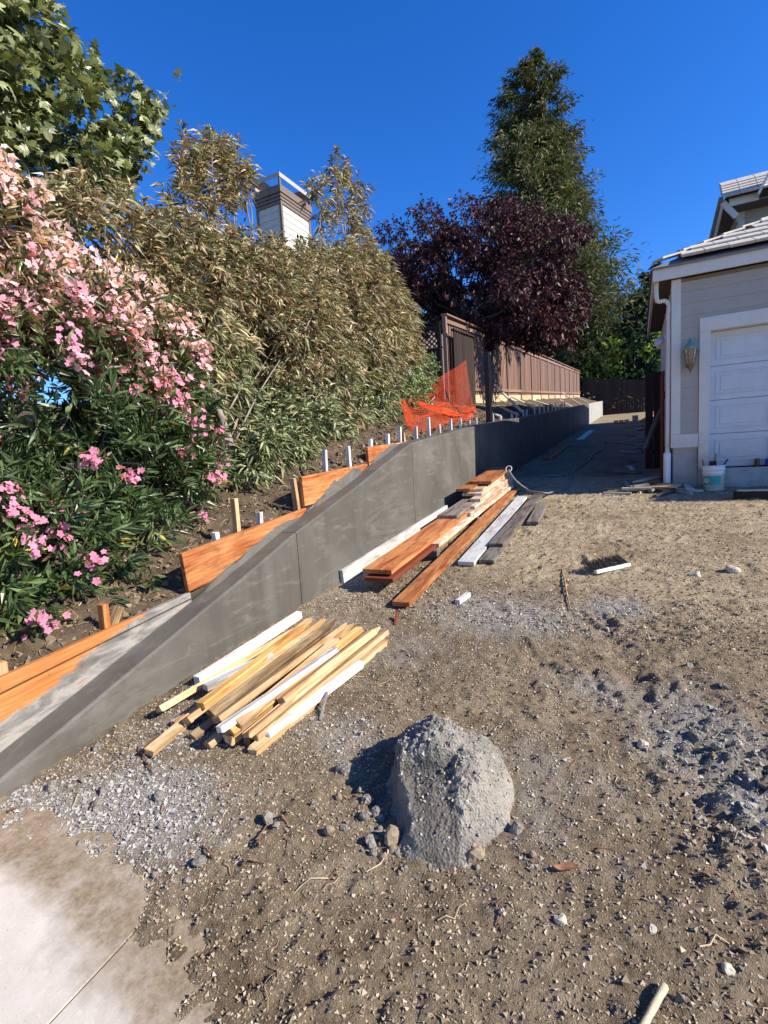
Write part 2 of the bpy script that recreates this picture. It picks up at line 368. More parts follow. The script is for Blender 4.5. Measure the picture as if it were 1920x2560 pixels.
def glow(x, y):
    z = SL * y + .03 * fbm(x * .8, y * .8, 3, 5)
    z = z - .05 * np.exp(-((x + 2.3) / .35) ** 2) * sstep(3.5, 4.2, y) * (1 - sstep(8, 10, y))
    inside = sstep(-.16, .16, yb(x) - y + .35 * fbm(x * 3.5, y * 3.5, 4, 9))
    return z * 1 - .03 * inside + .006 * (1 - inside)
_fg = np.random.default_rng(99); FEET = [(_fg.uniform(-1.6, .9), _fg.uniform(1.2, 7.5), _fg.uniform(0, 3.1)) for _ in range(46)]
def gh(x, y):
    x = np.asarray(x, float); y = np.asarray(y, float)
    z = glow(x, y)
    near = 1 - sstep(8, 16, y)
    clod = np.clip(fbm(x * 9, y * 9, 4, 21) + .02, 0, 1)
    rough = .6 + .6 * sstep(-.1, .25, fbm(x * 1.1 + 4, y * 1.1, 2, 31)) + 1.3 * np.exp(-((x - .35) / .35) ** 2 - ((y - 2.2) / .55) ** 2)
    z = z + near * rough * (.06 * clod + .045 * fbm(x * 26, y * 26, 3, 41))
    for cx, cy, an in FEET:
        dx, dy = (x - cx) * math.cos(an) + (y - cy) * math.sin(an), -(x - cx) * math.sin(an) + (y - cy) * math.cos(an)
        q = (dx / .15) ** 2 + (dy / .055) ** 2; z = z - .016 * np.exp(-q ** 2) + .008 * np.exp(-(np.sqrt(q) - 1.25) ** 2 / .06)
    # wheel ruts and scrapes
    z = z - .03 * np.exp(-((x + .05 + .25 * (y - 3)) / .10) ** 2) * np.exp(-((y - 3.0) / .8) ** 2)
    return z
def axis(segs):
    out = []
    for a, b, s0, s1 in segs:
        n = max(2, int(round((b - a) / ((s0 + s1) / 2)))); u = np.linspace(0, 1, n, endpoint=False)
        w = s0 * u + (s1 - s0) * u * u / 2; out.append(a + (b - a) * w / (s0 + (s1 - s0) / 2))
    out.append([segs[-1][1]]); return np.concatenate(out)
gx = axis([(-2.72, .75, .016, .016), (.75, 2.2, .02, .05), (2.2, 14, .2, .8), (14, 80, 3, 6)])
gy = axis([(-12, .55, .5, .03), (.55, 4.2, .0155, .0155), (4.2, 10, .015, .05), (10, 60, .1, .6), (60, 300, 3, 25)])
XX, YY = np.meshgrid(gx, gy)
far_flat = np.where(YY > 50, SL * 50 + .02 * (YY - 50), 0)
ZZ = np.where(YY > 50, far_flat, gh(XX, np.minimum(YY, 50)))
nx, ny = len(gx), len(gy)
idx = np.arange(nx * ny).reshape(ny, nx)
Fq = np.stack([idx[:-1, :-1], idx[:-1, 1:], idx[1:, 1:], idx[1:, :-1]], -1).reshape(-1, 4)
tanm = .75 * sstep(3.2, 5.0, YY + .5 * XX) * (1 - sstep(9, 13, YY)) + .18 - .3 * sstep(9, 13, YY)  # soil colour darkened past the garage front to deepen the passage shade
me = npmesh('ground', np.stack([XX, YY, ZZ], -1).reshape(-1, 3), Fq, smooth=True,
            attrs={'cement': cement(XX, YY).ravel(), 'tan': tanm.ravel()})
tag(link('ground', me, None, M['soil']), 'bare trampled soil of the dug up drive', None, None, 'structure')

SOILP = np.array([(-3, .2), (0, .35), (1.2, .5), (2.4, .64), (3.0, .86), (3.7, 1.03), (4.4, 1.32), (5.1, 1.5), (6, 1.66), (9.2, 2.0), (15, 2.47), (47, 5.2), (60, 5.6), (300, 9)])
def bank(x, y):
    x = np.asarray(x, float); y = np.asarray(y, float); d = np.clip(-2.86 - x, 0, None)
    z = np.interp(y, SOILP[:, 0], SOILP[:, 1]) + .40 * np.minimum(d, 1.6) + .10 * np.clip(d - 1.6, 0, 12)
    return z + .16 * fbm(x * 2.2, y * 2.2, 4, 61) * sstep(0, .35, d) + (.10 * fbm(x * 8, y * 8, 4, 71) + .05 * fbm(x * 24, y * 24, 2, 73)) * sstep(0, .2, d)
bx_ = -axis([(2.82, 4.6, .03, .06), (4.6, 9, .15, .4), (9, 150, 2, 12)])[::-1]
by_ = axis([(-6, .3, .5, .1), (.3, 14, .035, .06), (14, 60, .15, .6), (60, 300, 3, 25)])
XX, YY = np.meshgrid(bx_, by_); nx, ny = len(bx_), len(by_); idx = np.arange(nx * ny).reshape(ny, nx)
Fq = np.stack([idx[:-1, :-1], idx[:-1, 1:], idx[1:, 1:], idx[1:, :-1]], -1).reshape(-1, 4)
me = npmesh('hillside', np.stack([XX, YY, bank(XX, YY)], -1).reshape(-1, 3), Fq, smooth=True)
tag(link('hillside', me, None, M['bank']), 'dark earth bank above the retaining wall', None, None, 'structure')

# old concrete apron, two slabs with a joint
apron = empty('pavement'); tag(apron, 'old pale concrete apron half buried under soil', None, None, 'structure')
for x0, x1 in ((-6.0, -1.455), (-1.445, 2.6)):
    sx = axis([(x0, x1, .05, .05)]); sy = axis([(-6, 0, .3, .1), (0, 1.4, .03, .03)]); XX, YY = np.meshgrid(sx, sy)
    ZZ = SL * YY + .002 + .006 * fbm(XX * 1.5, YY * 1.5, 3, 81) - .12 * sstep(.10, .30, YY - yb(XX))
    nx, ny = len(sx), len(sy); idx = np.arange(nx * ny).reshape(ny, nx)
    Vt = np.stack([XX, YY, ZZ], -1).reshape(-1, 3)
    dr = sstep(-.36, .04, YY - yb(XX) + .35 * fbm(XX * 3, YY * 3, 3, 19))
    Fq = np.stack([idx[:-1, :-1], idx[:-1, 1:], idx[1:, 1:], idx[1:, :-1]], -1).reshape(-1, 4)
    ed = np.r_[idx[0], idx[1:, -1], idx[-1, -2::-1], idx[-2:0:-1, 0]]; Vb = Vt[ed] - (0, 0, .1); k = np.arange(len(ed)); k2 = (k + 1) % len(ed)
    Fs = np.stack([ed[k], nx * ny + k, nx * ny + k2, ed[k2]], -1)[:, ::-1]
    me = npmesh('slab_panel', np.r_[Vt, Vb], [np.r_[Fq, Fs]], smooth=False, attrs={'dirt': np.r_[dr.ravel(), dr.ravel()[ed]]})
    link('slab_panel', me, apron, M['slab'])

# ------------------------------------------------------------------ retaining wall
XW, TH = -2.63, .20
WT = np.array([(.62, .04), (1.049, .173), (1.395, .287), (2.015, .491), (2.636, .693), (3.373, .945), (4.548, 1.285), (5.75, 1.66), (5.95, 1.715), (6.2, 1.748), (9.197, 2.061), (15.34, 2.561), (32.57, 4.05), (47, 5.28)])
def wtop(y): return np.interp(y, WT[:, 0], WT[:, 1])
def wall_piece(name, y0, y1, mat, parent, xf=XW, xb=XW - TH, drop=0):
    ys = np.unique(np.r_[y0, WT[(WT[:, 0] > y0) & (WT[:, 0] < y1), 0], np.arange(y0, y1, .35), y1]); n = len(ys)
    zt = wtop(ys) - drop + .004 * fbm(ys * 3, ys * 0, 3, 44) * 2; zb = SL * ys - .25; c = .014; o = np.ones(n)
    wob = .004 * fbm(ys * .9, ys * 0 + xf, 2, 3)
    ring = [(xf * o, zb), (xf + wob, zt - c), (xf - c + wob, zt), (xb * o, zt), (xb * o, zb)]
    V = np.stack([np.stack([x, ys, z], -1) for x, z in ring], 1).reshape(-1, 3); k = 5
    i = np.arange(n - 1)[:, None] * k; j = np.arange(k)[None]; j2 = (j + 1) % k
    F = np.stack([i + j, i + k + j, i + k + j2, i + j2], -1).reshape(-1, 4)
    me = npmesh(name, V, [F, np.array([[0, 1, 2, 3, 4]]), np.array([[4, 3, 2, 1, 0]]) + (n - 1) * k])
    return link(name, me, parent, mat)
wall = empty('retaining_wall', (0, 0, 0), 'freshly cast grey concrete retaining wall with a ramped top', 'wall')
J = [.62, 3.396, 5.963, 7.903, 12.2, 16.5, 20.8, 25.1, 29.4, 33.2]
for a, b in zip(J[:-1], J[1:]): wall_piece('wall_panel', a + .004, b - .004, M['wet'], wall)
wall_piece('wall_core', .7, 33.1, M['wet'], wall, XW - .016, XW - TH + .01, .016)
lp = wall_piece('wall_panel', 33.204, 47, M['palegrey'], wall); lp['label'] = 'pale grey end panel'  # end panel gets a paler concrete than the other panels

# form boards behind the wall
def form_board(y0, z0, y1, z1, label, mat, h=.285, x=-2.853):
    o = beam('form_board', (x, y0, z0 - h / 2), (x, y1, z1 - h / 2), .038, h, mat, bev=.003)
    return tag(o, label, 'board', 'form boards behind the wall')
form_board(.25, .484, 2.416, .681, 'cement smeared orange form board at the low end of the wall', M['smeared'], .42)
form_board(2.372, .97, 3.86, 1.117, 'orange form board with a bare sawn end above the second wall panel', M['orange'])
form_board(3.82, 1.418, 5.12, 1.497, 'orange form board with wet cement heaped against its middle', M['orange'])
form_board(5.15, 1.688, 6.45, 1.765, 'short strip of orange form board where the ramped top levels out', M['orange'])
for y0, y1 in ((6.45, 10.1), (10.15, 13.6), (13.65, 17.2)):
    form_board(y0, wtop(y0) - .03, y1, wtop(y1) - .03, 'brown form board sunk behind the level wall top', M['greywood'])
# cement heaped along the back of the ramp against the boards
mb = MB()
for y0, y1, amp in ((3.95, 4.95, .10), (2.5, 3.7, .05), (5.2, 5.95, .05)):
    ys = np.linspace(y0, y1, 40); us = np.linspace(0, 1, 6); YY, UU = np.meshgrid(ys, us)
    x = -2.83 + .0 + UU * .055 - .001; e = np.sin(np.pi * (YY - y0) / (y1 - y0)) ** .6
    z = wtop(YY) + (1 - UU) ** 1.3 * amp * e * (1 + 1.6 * fbm(YY * 9, UU * 3, 3, 4)) + .012 * fbm(YY * 40, UU * 9, 2, 8) - .012 * UU
    idx = np.arange(YY.size).reshape(YY.shape)
    mb.add(np.stack([x, YY, z], -1).reshape(-1, 3), np.stack([idx[:-1, :-1], idx[1:, :-1], idx[1:, 1:], idx[:-1, 1:]], -1).reshape(-1, 4)[:, ::-1])
o = mb.build('cement_ridge', M['wet'], wall, True)

# stakes standing behind the wall
STK = [((0, 1430), (8, 1480), 'y'), ((222, 1305), (228, 1362), 'o'), ((258, 1310), (240, 1355), 'd'), ((465, 1150), (467, 1168), 'w'), ((505, 1077), (512, 1150), 'y'), ((560, 1106), (562, 1135), 'w'),
       ((632, 1033), (642, 1100), 'y'), ((645, 1042), (652, 1096), 'y'), ((701, 972), (703, 1017), 'w'), ((751, 964), (754, 1003), 'w'), ((800, 949), (800, 966), 'w'), ((837, 938), (838, 960), 'w'),
       ((863, 922), (864, 952), 'w'), ((870, 935), (871, 950), 'y'), ((898, 921), (899, 945), 'w'), ((925, 902), (927, 942), 'w'), ((948, 917), (949, 935), 'w'), ((973, 905), (974, 933), 'w'), ((994, 904), (995, 927), 'w'),
       ((1013, 908), (1014, 923), 'w'), ((1028, 902), (1029, 920), 'w'), ((1064, 894), (1065, 909), 'w'), ((1080, 897), (1081, 908), 'w'), ((1106, 893), (1106, 902), 'w'), ((1116, 890), (1116, 901), 'w'), ((1130, 886), (1131, 898), 'w'), ((1138, 885), (1138, 896), 'w')]
lab = {'y': 'bare pine stake driven in behind a form board', 'w': 'short white stake standing along the back of the wall', 'o': 'orange stained stake driven in behind the smeared form board', 'd': 'leaning weathered stake behind the smeared form board'}
for k, (a, b, c) in enumerate(STK):
    d = 1.1572
    top = PX(a[0] * d, a[1] * d, -2.905); bot = PX(b[0] * d, b[1] * d, -2.905); ax = bot - top; ax /= np.linalg.norm(ax)
    L = (top[2] - bot[2]) + .34; m = {'y': M['stake'], 'w': M['white'], 'o': M['orange'], 'd': M['dirtystake']}[c]
    w = .055 if c != 'w' else .045
    o = beam('stake', top + ax * L, top, w, .04, m, up=(0, 1, 0), bev=.002)
    tag(o, lab[c], 'stake', 'stakes behind the wall')
for y in np.r_[np.linspace(16.5, 24, 9)]:
    z = wtop(y); tag(beam('stake', (-2.92, y, z - .3), (-2.92, y, z + .2 + .1 * RNG.random()), .045, .04, M['white'], up=(0, 1, 0)), 'short white stake standing along the back of the wall', 'stake', 'stakes behind the wall')
# steel post
sp_ = empty('steel_post', (-2.9, 10.87, 2.0), 'tall dark steel post standing behind the level wall top', 'post')
box('web', (-.006, -.05, 0), (.006, .05, 1.69), M['steel'], sp_); box('flange', (-.055, .05, 0), (.055, .06, 1.69), M['steel'], sp_); box('flange', (-.055, -.06, 0), (.055, -.05, 1.69), M['steel'], sp_)

# ------------------------------------------------------------------ lumber by the wall
def zg(x, y): return float(glow(np.array(x), np.array(y)))
def lumber(label, x0, y0, x1, y1, dz, w, t, mat, name='plank', group=None, up=(0, 0, 1), tilt=0):
    return tag(beam(name, (x0, y0, SL * y0 + dz - t / 2), (x1, y1, SL * y1 + dz - t / 2 + tilt), w, t, mat, up=up, jitter=.0006), label, 'plank', group)
LG = 'lumber laid along the wall'
# blocks under the stack
for y, x in ((4.95, -2.13), (6.6, -2.16), (8.6, -2.22)):
    tag(beam('support_block', (x - .2, y, SL * y + .035), (x + .2, y, SL * y + .035), .09, .11, M['greywood']), 'short timber block under the lumber stack', 'block', 'blocks under the lumber')
lumber('lower wide orange plank under the longest plank of the stack', -2.10, 3.86, -2.19, 8.7, .135, .29, .04, M['redwood'], group=LG)
lumber('long wide orange plank on the low end of the lumber stack', -2.135, 3.90, -2.20, 6.9, .20, .30, .042, M['orange'], group=LG)
lumber('grey smeared plank lying on the long orange plank', -2.20, 6.0, -2.25, 9.0, .245, .27, .042, M['greywood'], group=LG)
lumber('smeared lumber edge plank beside the stack', -2.0, 5.0, -2.06, 9.0, .15, .12, .045, M['lumberedge'], group=LG)
st = [(-2.06, 6.35, .20, .14), (-2.07, 6.6, .245, .13), (-2.09, 6.9, .29, .16), (-2.21, 7.15, .33, .30), (-2.22, 7.25, .375, .30)]
for k, (x, y, dz, w) in enumerate(st):
    lumber('smeared plank in the middle of the lumber stack', x, y, x - .05, 9.15 + .05 * k, dz, w, .042, M['lumberedge'], group=LG)
lumber('narrow orange plank under the topmost plank of the stack', -2.33, 7.1, -2.36, 9.1, .41, .22, .038, M['orange'], group=LG)
lumber('short orange plank on top of the lumber stack', -2.185, 7.5, -2.26, 9.27, .455, .37, .045, M['orange'], group=LG)
lumber('single narrow orange plank propped beside the stack', -1.71, 3.49, -2.0, 9.25, .085, .15, .042, M['orange'], group=LG)
for y in (4.6, 8.0): tag(box('support_block', (-1.98 + .16 * (6 - y) * .3, y, SL * y - .02), (-1.8 + .16 * (6 - y) * .3, y + .09, SL * y + .04), M['greywood']), 'small block under the single orange plank', 'block', 'blocks under the lumber')
lumber('white painted plank lying flat on the soil', -1.54, 4.69, -1.71, 8.34, .06, .17, .042, M['white'], group=LG)
lumber('lower grey plank with a rusty orange end', -1.355, 4.79, -1.49, 8.2, .055, .15, .04, M['greywood'], group=LG)
lumber('upper grey plank slid back on another grey plank', -1.38, 5.26, -1.45, 8.46, .098, .155, .04, M['greywood'], group=LG)
lumber('short grey plank beside the long grey planks', -1.205, 6.46, -1.28, 7.68, .065, .145, .04, M['greywood'], group=LG)
# white kickers against the wall foot
tag(beam('kicker_board', (-2.60, 4.02, SL * 4.02 + .055), (-2.60, 7.1, SL * 7.1 + .09), .04, .15, M['white'], jitter=.0006), 'white cement streaked board standing on edge against the wall', 'board')
tag(beam('kicker_board', (-2.45, 2.05, SL * 2.05 + .06), (-2.45, 3.12, SL * 3.12 + .055), .055, .06, M['white'], jitter=.0006), 'white square batten along the wall foot beside the stake heap', 'board')
# plank in the shade and the small block
lumber('brown plank in the shade at the wall foot', -2.2, 14.3, -2.2, 18.4, .06, .28, .04, M['orange'])
lumber('pale plank in the shade farther along the wall foot', -1.95, 20.5, -1.95, 26, .06, .26, .04, M['white'])
tag(beam('wood_block', (-1.30, 3.70, SL * 3.7 + .035), (-1.27, 3.90, SL * 3.9 + .03), .045, .04, M['white']), 'small white offcut block lying on the soil near the planks', 'block')

# ------------------------------------------------------------------ heap of stakes
SP = [((130, 670), (925, 215), .10, 'stake', 0), ((405, 540), (800, 350), .13, 'white', 0), ((222, 755), (800, 400), .05, 'white', 0), ((300, 740), (1120, 140), .10, 'stake', 1), ((70, 925), (1040, 140), .06, 'stake', 1),
      ((235, 770), (1000, 190), .05, 'orange', 1), ((440, 700), (1185, 140), .15, 'dirtystake', 1), ((475, 735), (1250, 165), .13, 'stake', 1), ((490, 785), (1180, 320), .165, 'white', 0), ((330, 840), (1090, 260), .045, 'dirtystake', 1),
      ((420, 880), (1290, 170), .06, 'stake', 1), ((560, 800), (1335, 195), .13, 'stake2', 1), ((600, 760), (1200, 260), .15, 'stake', 1), ((540, 850), (1330, 260), .085, 'stake', 1), ((650, 820), (1445, 190), .12, 'stake', 1), ((700, 835), (1495, 205), .09, 'stake', 1),
      ((770, 825), (1330, 400), .075, 'white', 0), ((690, 925), (1488, 262), .05, 'stake', 1), ((655, 860), (1400, 250), .045, 'dirtystake', 1), ((860, 620), (1420, 200), .14, 'stake', 1), ((380, 650), (1010, 170), .14, 'stake2', 1), ((520, 700), (1150, 240), .10, 'stake2', 1)]
slab_l = {'white': 'white painted stake in the heap beside the wall', 'stake': 'pale pine stake in the heap beside the wall', 'stake2': 'golden yellow stake in the heap beside the wall', 'dirtystake': 'soil stained stake in the heap beside the wall', 'orange': 'orange stained stake in the heap beside the wall'}
SPL = {0: 'pale pine stake lying next to the white batten, outermost in the heap', 4: 'long pale stake poking farthest out of the heap towards the slab', 8: 'white painted stake lying on top of the heap', 1: 'white painted stake partly under a pale stake beside the batten', 6: 'broad soil stained stake on top of the heap', 17: 'pale pine stake on the soil at the open side of the heap', 16: 'thin white stake on the open side of the heap'}
for k_, (a, b, dz, m, tip) in enumerate(SP):
    p0 = G(340 + a[0] / 2.37, 1480 + a[1] / 2.37, dz); p1 = G(340 + b[0] / 2.37, 1480 + b[1] / 2.37, dz)
    p0[0] = max(p0[0], -2.52); p1[0] = max(p1[0], -2.52)
    p0[2] -= .025; p1[2] -= .025
    o = beam('stake', p0, p1, .045 + .014 * RNG.random(), .030 + .012 * RNG.random(), M[m], tip=.09 * tip * (.4 + RNG.random()), jitter=.003, up=(RNG.normal(0, .35), 0, 1), bev=.002)
    tag(o, SPL.get(k_, slab_l[m]), 'stake', 'heap of stakes beside the wall')
tag(beam('steel_rod', G(800, 1800, .02), G(818, 1730, .06), .014, .014, M['rod']), 'thin grey metal rod beside the stake heap', 'rod')
tag(beam('wood_splinter', G(988, 1565, .0), G(993, 1530, .06), .02, .03, M['redwood']), 'dark splinter of wood stuck in soil by the single plank', 'splinter')

# ------------------------------------------------------------------ hose
hp = [((545, 310), .46), ((580, 372), .36), ((640, 440), .25), ((720, 500), .12), ((800, 535), .12), ((900, 548), .11), ((1000, 540), .03), ((1090, 520), .02), ((1160, 480), .02), ((1185, 430), .02), ((1185, 390), .02), ((1230, 310), .02), ((1310, 260), .02), ((1390, 190), .02), ((1420, 150), .02), ((1500, 110), .02), ((1580, 30), .02)]
P = [G(1140 + a / 4.1475, 1100 + b / 4.1475, dz + .012) for (a, b), dz in hp] + [np.array([.1, 17, SL * 17 + .02]), np.array([-.4, 20, SL * 20 + .02])]
mb = MB(); mb.tube(spline(P, 160), .017, 8); h = mb.build('hose', M['hose'], None, True)
tag(h, 'long dark hose running from the lumber stack into the shaded passage', 'hose')
p = G(1140 + 545 / 4.1475, 1100 + 312 / 4.1475, .47)
mb = MB(); a = np.linspace(0, 2 * np.pi, 20); mb.tube(np.stack([p[0] + .05 * np.cos(a), p[1] + .02 + .03 * np.sin(a), p[2] + .02 + .05 * np.sin(a)], -1), .006, 6); q = mb.build('hose_tie', M['plastic'], h, True)

# ------------------------------------------------------------------ lumps, stones, heap of concrete
def rock_np(c, r, seed, sub=2, rough=.35, flat=.8):
    bm = bmesh.new(); bmesh.ops.create_icosphere(bm, subdivisions=sub, radius=1)
    V = np.array([v.co[:] for v in bm.verts]); F = np.array([[v.index for v in f.verts] for f in bm.faces]); bm.free()
    g = np.random.default_rng(seed); d = np.ones(len(V))
    for k in range(5):
        n = g.normal(size=3); n /= np.linalg.norm(n); cut = .55 + .35 * g.random(); pr = V @ n; d = np.where(pr * d > cut, d * cut / np.maximum(pr, .2), d)
    d = np.minimum(d, 1) * (1 + rough * (fbm(V[:, 0] * 2 + seed, V[:, 1] * 2 + V[:, 2] * 1.7, 3, seed) * 1.2))
    return V * d[:, None] * np.asarray(r) * np.array([1, 1, flat]) + np.asarray(c), F
def stone(px, py, r, mat, label, cat='stone', name='stone', seed=1, group=None, sink=.35, sub=3, flat=.75, rough=.5):
    r = r * .55
    p = G(px, py, 0); V, F = rock_np((0, 0, 0), r, seed, sub, rough, flat)
    o = link(name, npmesh(name, V, [F], smooth=False), None, mat); z = float(gh(np.array(p[0]), np.array(p[1])))
    o.location = (p[0], p[1], z + r * flat * (1 - sink) - r * flat * .25); o.rotation_euler = (0, 0, seed); return tag(o, label, cat, group)
M['soilclod'] = plain('soil_clod', (.26, .2, .13), .95, .35, 30, .8)
M['palerock'] = plain('pale_rock', (.52, .46, .34), .9, .25, 14, .5)
stone(1400, 2305, .034, M['palerock'], 'pale angular rock on the soil beside a dead leaf', seed=3)
stone(500, 2170, .05, M['crumb'], 'grey concrete chunk lying near dry bark strips', 'chunk', 'concrete_chunk', 5)
stone(470, 2205, .025, M['crumb'], 'little concrete lump beside a larger chunk', 'chunk', 'concrete_chunk', 6)
stone(785, 2020, .03, M['crumb'], 'round dark concrete lump beside the concrete heap', 'chunk', 'concrete_chunk', 7)
stone(690, 2070, .028, M['crumb'], 'concrete lump beside a curled bark strip', 'chunk', 'concrete_chunk', 8)
stone(862, 1930, .07, M['crumb'], 'rough concrete slab chunk in the shade edge of the heap', 'chunk', 'concrete_chunk', 9, flat=.55)
stone(1085, 1800, .04, M['crumb'], 'concrete crumb pair behind the heap', 'chunk', 'concrete_chunk', 10)
stone(1610, 1870, .05, M['palerock'], 'buff clod among dark clods', 'clod', 'clod', 12)
stone(1830, 1430, .11, M['palerock'], 'buff stone beyond the broom head', 'stone', 'stone', 14)
stone(1740, 1440, .09, M['palerock'], 'low flat stone beyond the broom head', 'stone', 'stone', 15, flat=.5)
stone(1820, 2430, .03, M['palerock'], 'smooth cream pebble near the stick', 'stone', 'stone', 16, rough=.1)
stone(1255, 2290, .02, M['palerock'], 'small cream pebble beside a thin root', 'stone', 'stone', 17)
stone(1630, 2330, .028, M['palerock'], 'brown egg sized pebble in loose gravel', 'stone', 'stone', 18, rough=.1)
# heap of dumped concrete: low dome with a broken face
def pal_pick_(pal, n, g, var=.25):
    pal = np.array(pal); return pal[g.integers(0, len(pal), n)] * g.uniform(1 - var, 1 + var, (n, 1))
HEAPSHADE = []
def heap_z(x, y):
    e = 1 + .22 * fbm(np.arctan2(y, x) * 1.3 + 5, x * 0 + 1.5, 3, 2) * 2
    r = np.sqrt((x / .36) ** 2 + (y / .37) ** 2) / e
    dome = .215 * np.clip(1 - r ** 1.7, 0, 1) ** .9
    cut = x + .07 * fbm(y * 8, x * 2, 3, 6) * 2 - .20 * np.clip(-y - .10, 0, 1)
    z = dome * (.04 + .96 * sstep(-.20, -.15, cut)) 
    shelf = sstep(-.06, -.09, y + .08 * fbm(x * 7, y * 3, 3, 8)) * sstep(.10, .02, x) * sstep(-.18, -.14, cut)
    z = z * (1 - .28 * shelf)
    w = np.clip(1.15 - r, 0, 1)
    HEAPSHADE.append(shelf)
    z = z + w ** .5 * (.13 * fbm(x * 6.5, y * 6.5, 4, 12) + .07 * np.abs(fbm(x * 13, y * 13, 3, 13)) * (1 - .8 * shelf) + .05 * np.abs(fbm(x * 24, y * 24, 3, 14)) * (1 - .7 * shelf) + .03 * fbm(x * 60, y * 60, 3, 15) * (1 - .6 * shelf))
    return z * (.08 + .92 * sstep(-.215, -.165, cut)) - .035 * sstep(.93, 1.1, r) - .03 * sstep(-.19, -.23, cut)
def heap():
    u = np.linspace(-.47, .47, 190); x, y = np.meshgrid(u, u); z = heap_z(x, y); n = len(u); idx = np.arange(n * n).reshape(n, n)
    V = np.stack([x + .012 * fbm(y * 40, z * 60, 2, 3), y + .012 * fbm(x * 40, z * 60, 2, 4), z], -1).reshape(-1, 3)
    F = np.stack([idx[:-1, :-1], idx[:-1, 1:], idx[1:, 1:], idx[1:, :-1]], -1).reshape(-1, 4)
    return V, F[(x[:-1, :-1] ** 2 + y[:-1, :-1] ** 2).ravel() < .46 ** 2]
V, F = heap(); shadem = HEAPSHADE[0].ravel(); hx, hy = -.755, 1.80
o = link('concrete_heap', npmesh('concrete_heap', V, [F], smooth=False, attrs={'wet': shadem}), None, M['crumb']); o.location = (hx, hy, SL * hy + .01); o.rotation_euler = (.03, 0, math.radians(24))  # attribute carries shade and damp painted on the broken front face
tag(o, 'crumbling heap of dumped grey concrete on the soil', 'heap')
def octas(P, s, c0, g):
    n = len(P); B = np.array([[1, 1, 1], [1, -1, -1], [-1, 1, -1], [-1, -1, 1.]]) * .72; Fo = np.array([[0, 1, 2], [0, 3, 1], [0, 2, 3], [1, 3, 2]])
    q = g.normal(size=(n, 4)); q /= np.linalg.norm(q, axis=1)[:, None]; w, a, b, c = q.T
    Rm = np.stack([np.stack([1-2*(b*b+c*c), 2*(a*b-c*w), 2*(a*c+b*w)], -1), np.stack([2*(a*b+c*w), 1-2*(a*a+c*c), 2*(b*c-a*w)], -1), np.stack([2*(a*c-b*w), 2*(b*c+a*w), 1-2*(a*a+b*b)], -1)], 1)
    L = B[None] * g.uniform(.6, 1.15, (n, 4, 1)) * g.uniform(.6, 1.2, (n, 1, 3)) + g.normal(0, .12, (n, 4, 3))
    V = np.einsum('nij,nkj->nki', Rm, L) * s[:, None, None] + P[:, None]
    return V.reshape(-1, 3), (np.arange(n)[:, None, None] * 4 + Fo[None]).reshape(-1, 3), np.repeat(c0, 4, 0)
g = np.random.default_rng(77); xy = g.normal(0, .22, (3600, 2)); xy = xy[(np.hypot(*xy.T) < .43)]; s_ = .0015 + .009 * g.random(len(xy)) ** 5
V, F, C = octas(np.c_[xy, heap_z(xy[:, 0], xy[:, 1]) + s_ * .3], s_, pal_pick_([(.33, .31, .275), (.27, .25, .22), (.38, .355, .31), (.30, .25, .18)], len(xy), g), g)
q = link('crumbs', npmesh('crumbs', V, [F], C), o, M['peb']); q['kind'] = 'stuff'
g = np.random.default_rng(5)
for k in range(64):
    a = g.random() * 2 * np.pi if k < 22 else -1.75 + g.normal() * .55; rr = .26 + .2 * g.random() if k < 22 else .25 + .17 * g.random() ** 1.5; x = hx + rr * 1.0 * math.cos(a); y = hy + rr * math.sin(a) * 1.05 - .03; r = .007 + .022 * g.random() ** 3 if k < 22 else .009 + .032 * g.random() ** 2
    V, F = rock_np((0, 0, 0), r, 100 + k, 2, .5, .8); q = link('concrete_chunk', npmesh('concrete_chunk', V, [F]), None, M['crumb'] if k % 3 else M['soilclod'])
    q.location = (x, y, float(gh(np.array(x), np.array(y))) + r * .35); q.rotation_euler = (g.random() * 3, g.random() * 3, 0)
    tag(q, 'small concrete lump crumbled off the heap', 'chunk', 'lumps around the concrete heap')
for k in range(40):
    x = -2.0 + g.normal() * .33; y = 1.22 + g.normal() * .14 + .08 * (x + 2); r = .009 + .026 * g.random() ** 3
    if x < -2.55: continue
    V, F = rock_np((0, 0, 0), r, 200 + k, 2, .5, .75); q = link('concrete_chunk', npmesh('concrete_chunk', V, [F]), None, M['crumb'])
    q.location = (x, y, float(gh(np.array(x), np.array(y))) + r * .4); q.rotation_euler = (g.random() * 3, g.random() * 3, 0)
    tag(q, 'grey concrete lump spilled at the low end of the wall', 'chunk', 'lumps spilled by the wall')
for k in range(34):
    x = .36 + g.normal() * .16; y = 2.2 + g.normal() * .3; r = .01 + .03 * g.random() ** 2.5
    V, F = rock_np((0, 0, 0), r, 300 + k, 2, .5, .7); q = link('clod', npmesh('clod', V, [F]), None, M['crumb'] if g.random() < .4 else M['soilclod'])
    q.location = (x, y, float(gh(np.array(x), np.array(y))) + r * .3); q.rotation_euler = (g.random() * 3, g.random() * 3, 0)
    tag(q, 'earth clod in the churned grey patch of soil', 'clod', 'clods in the churned patch')

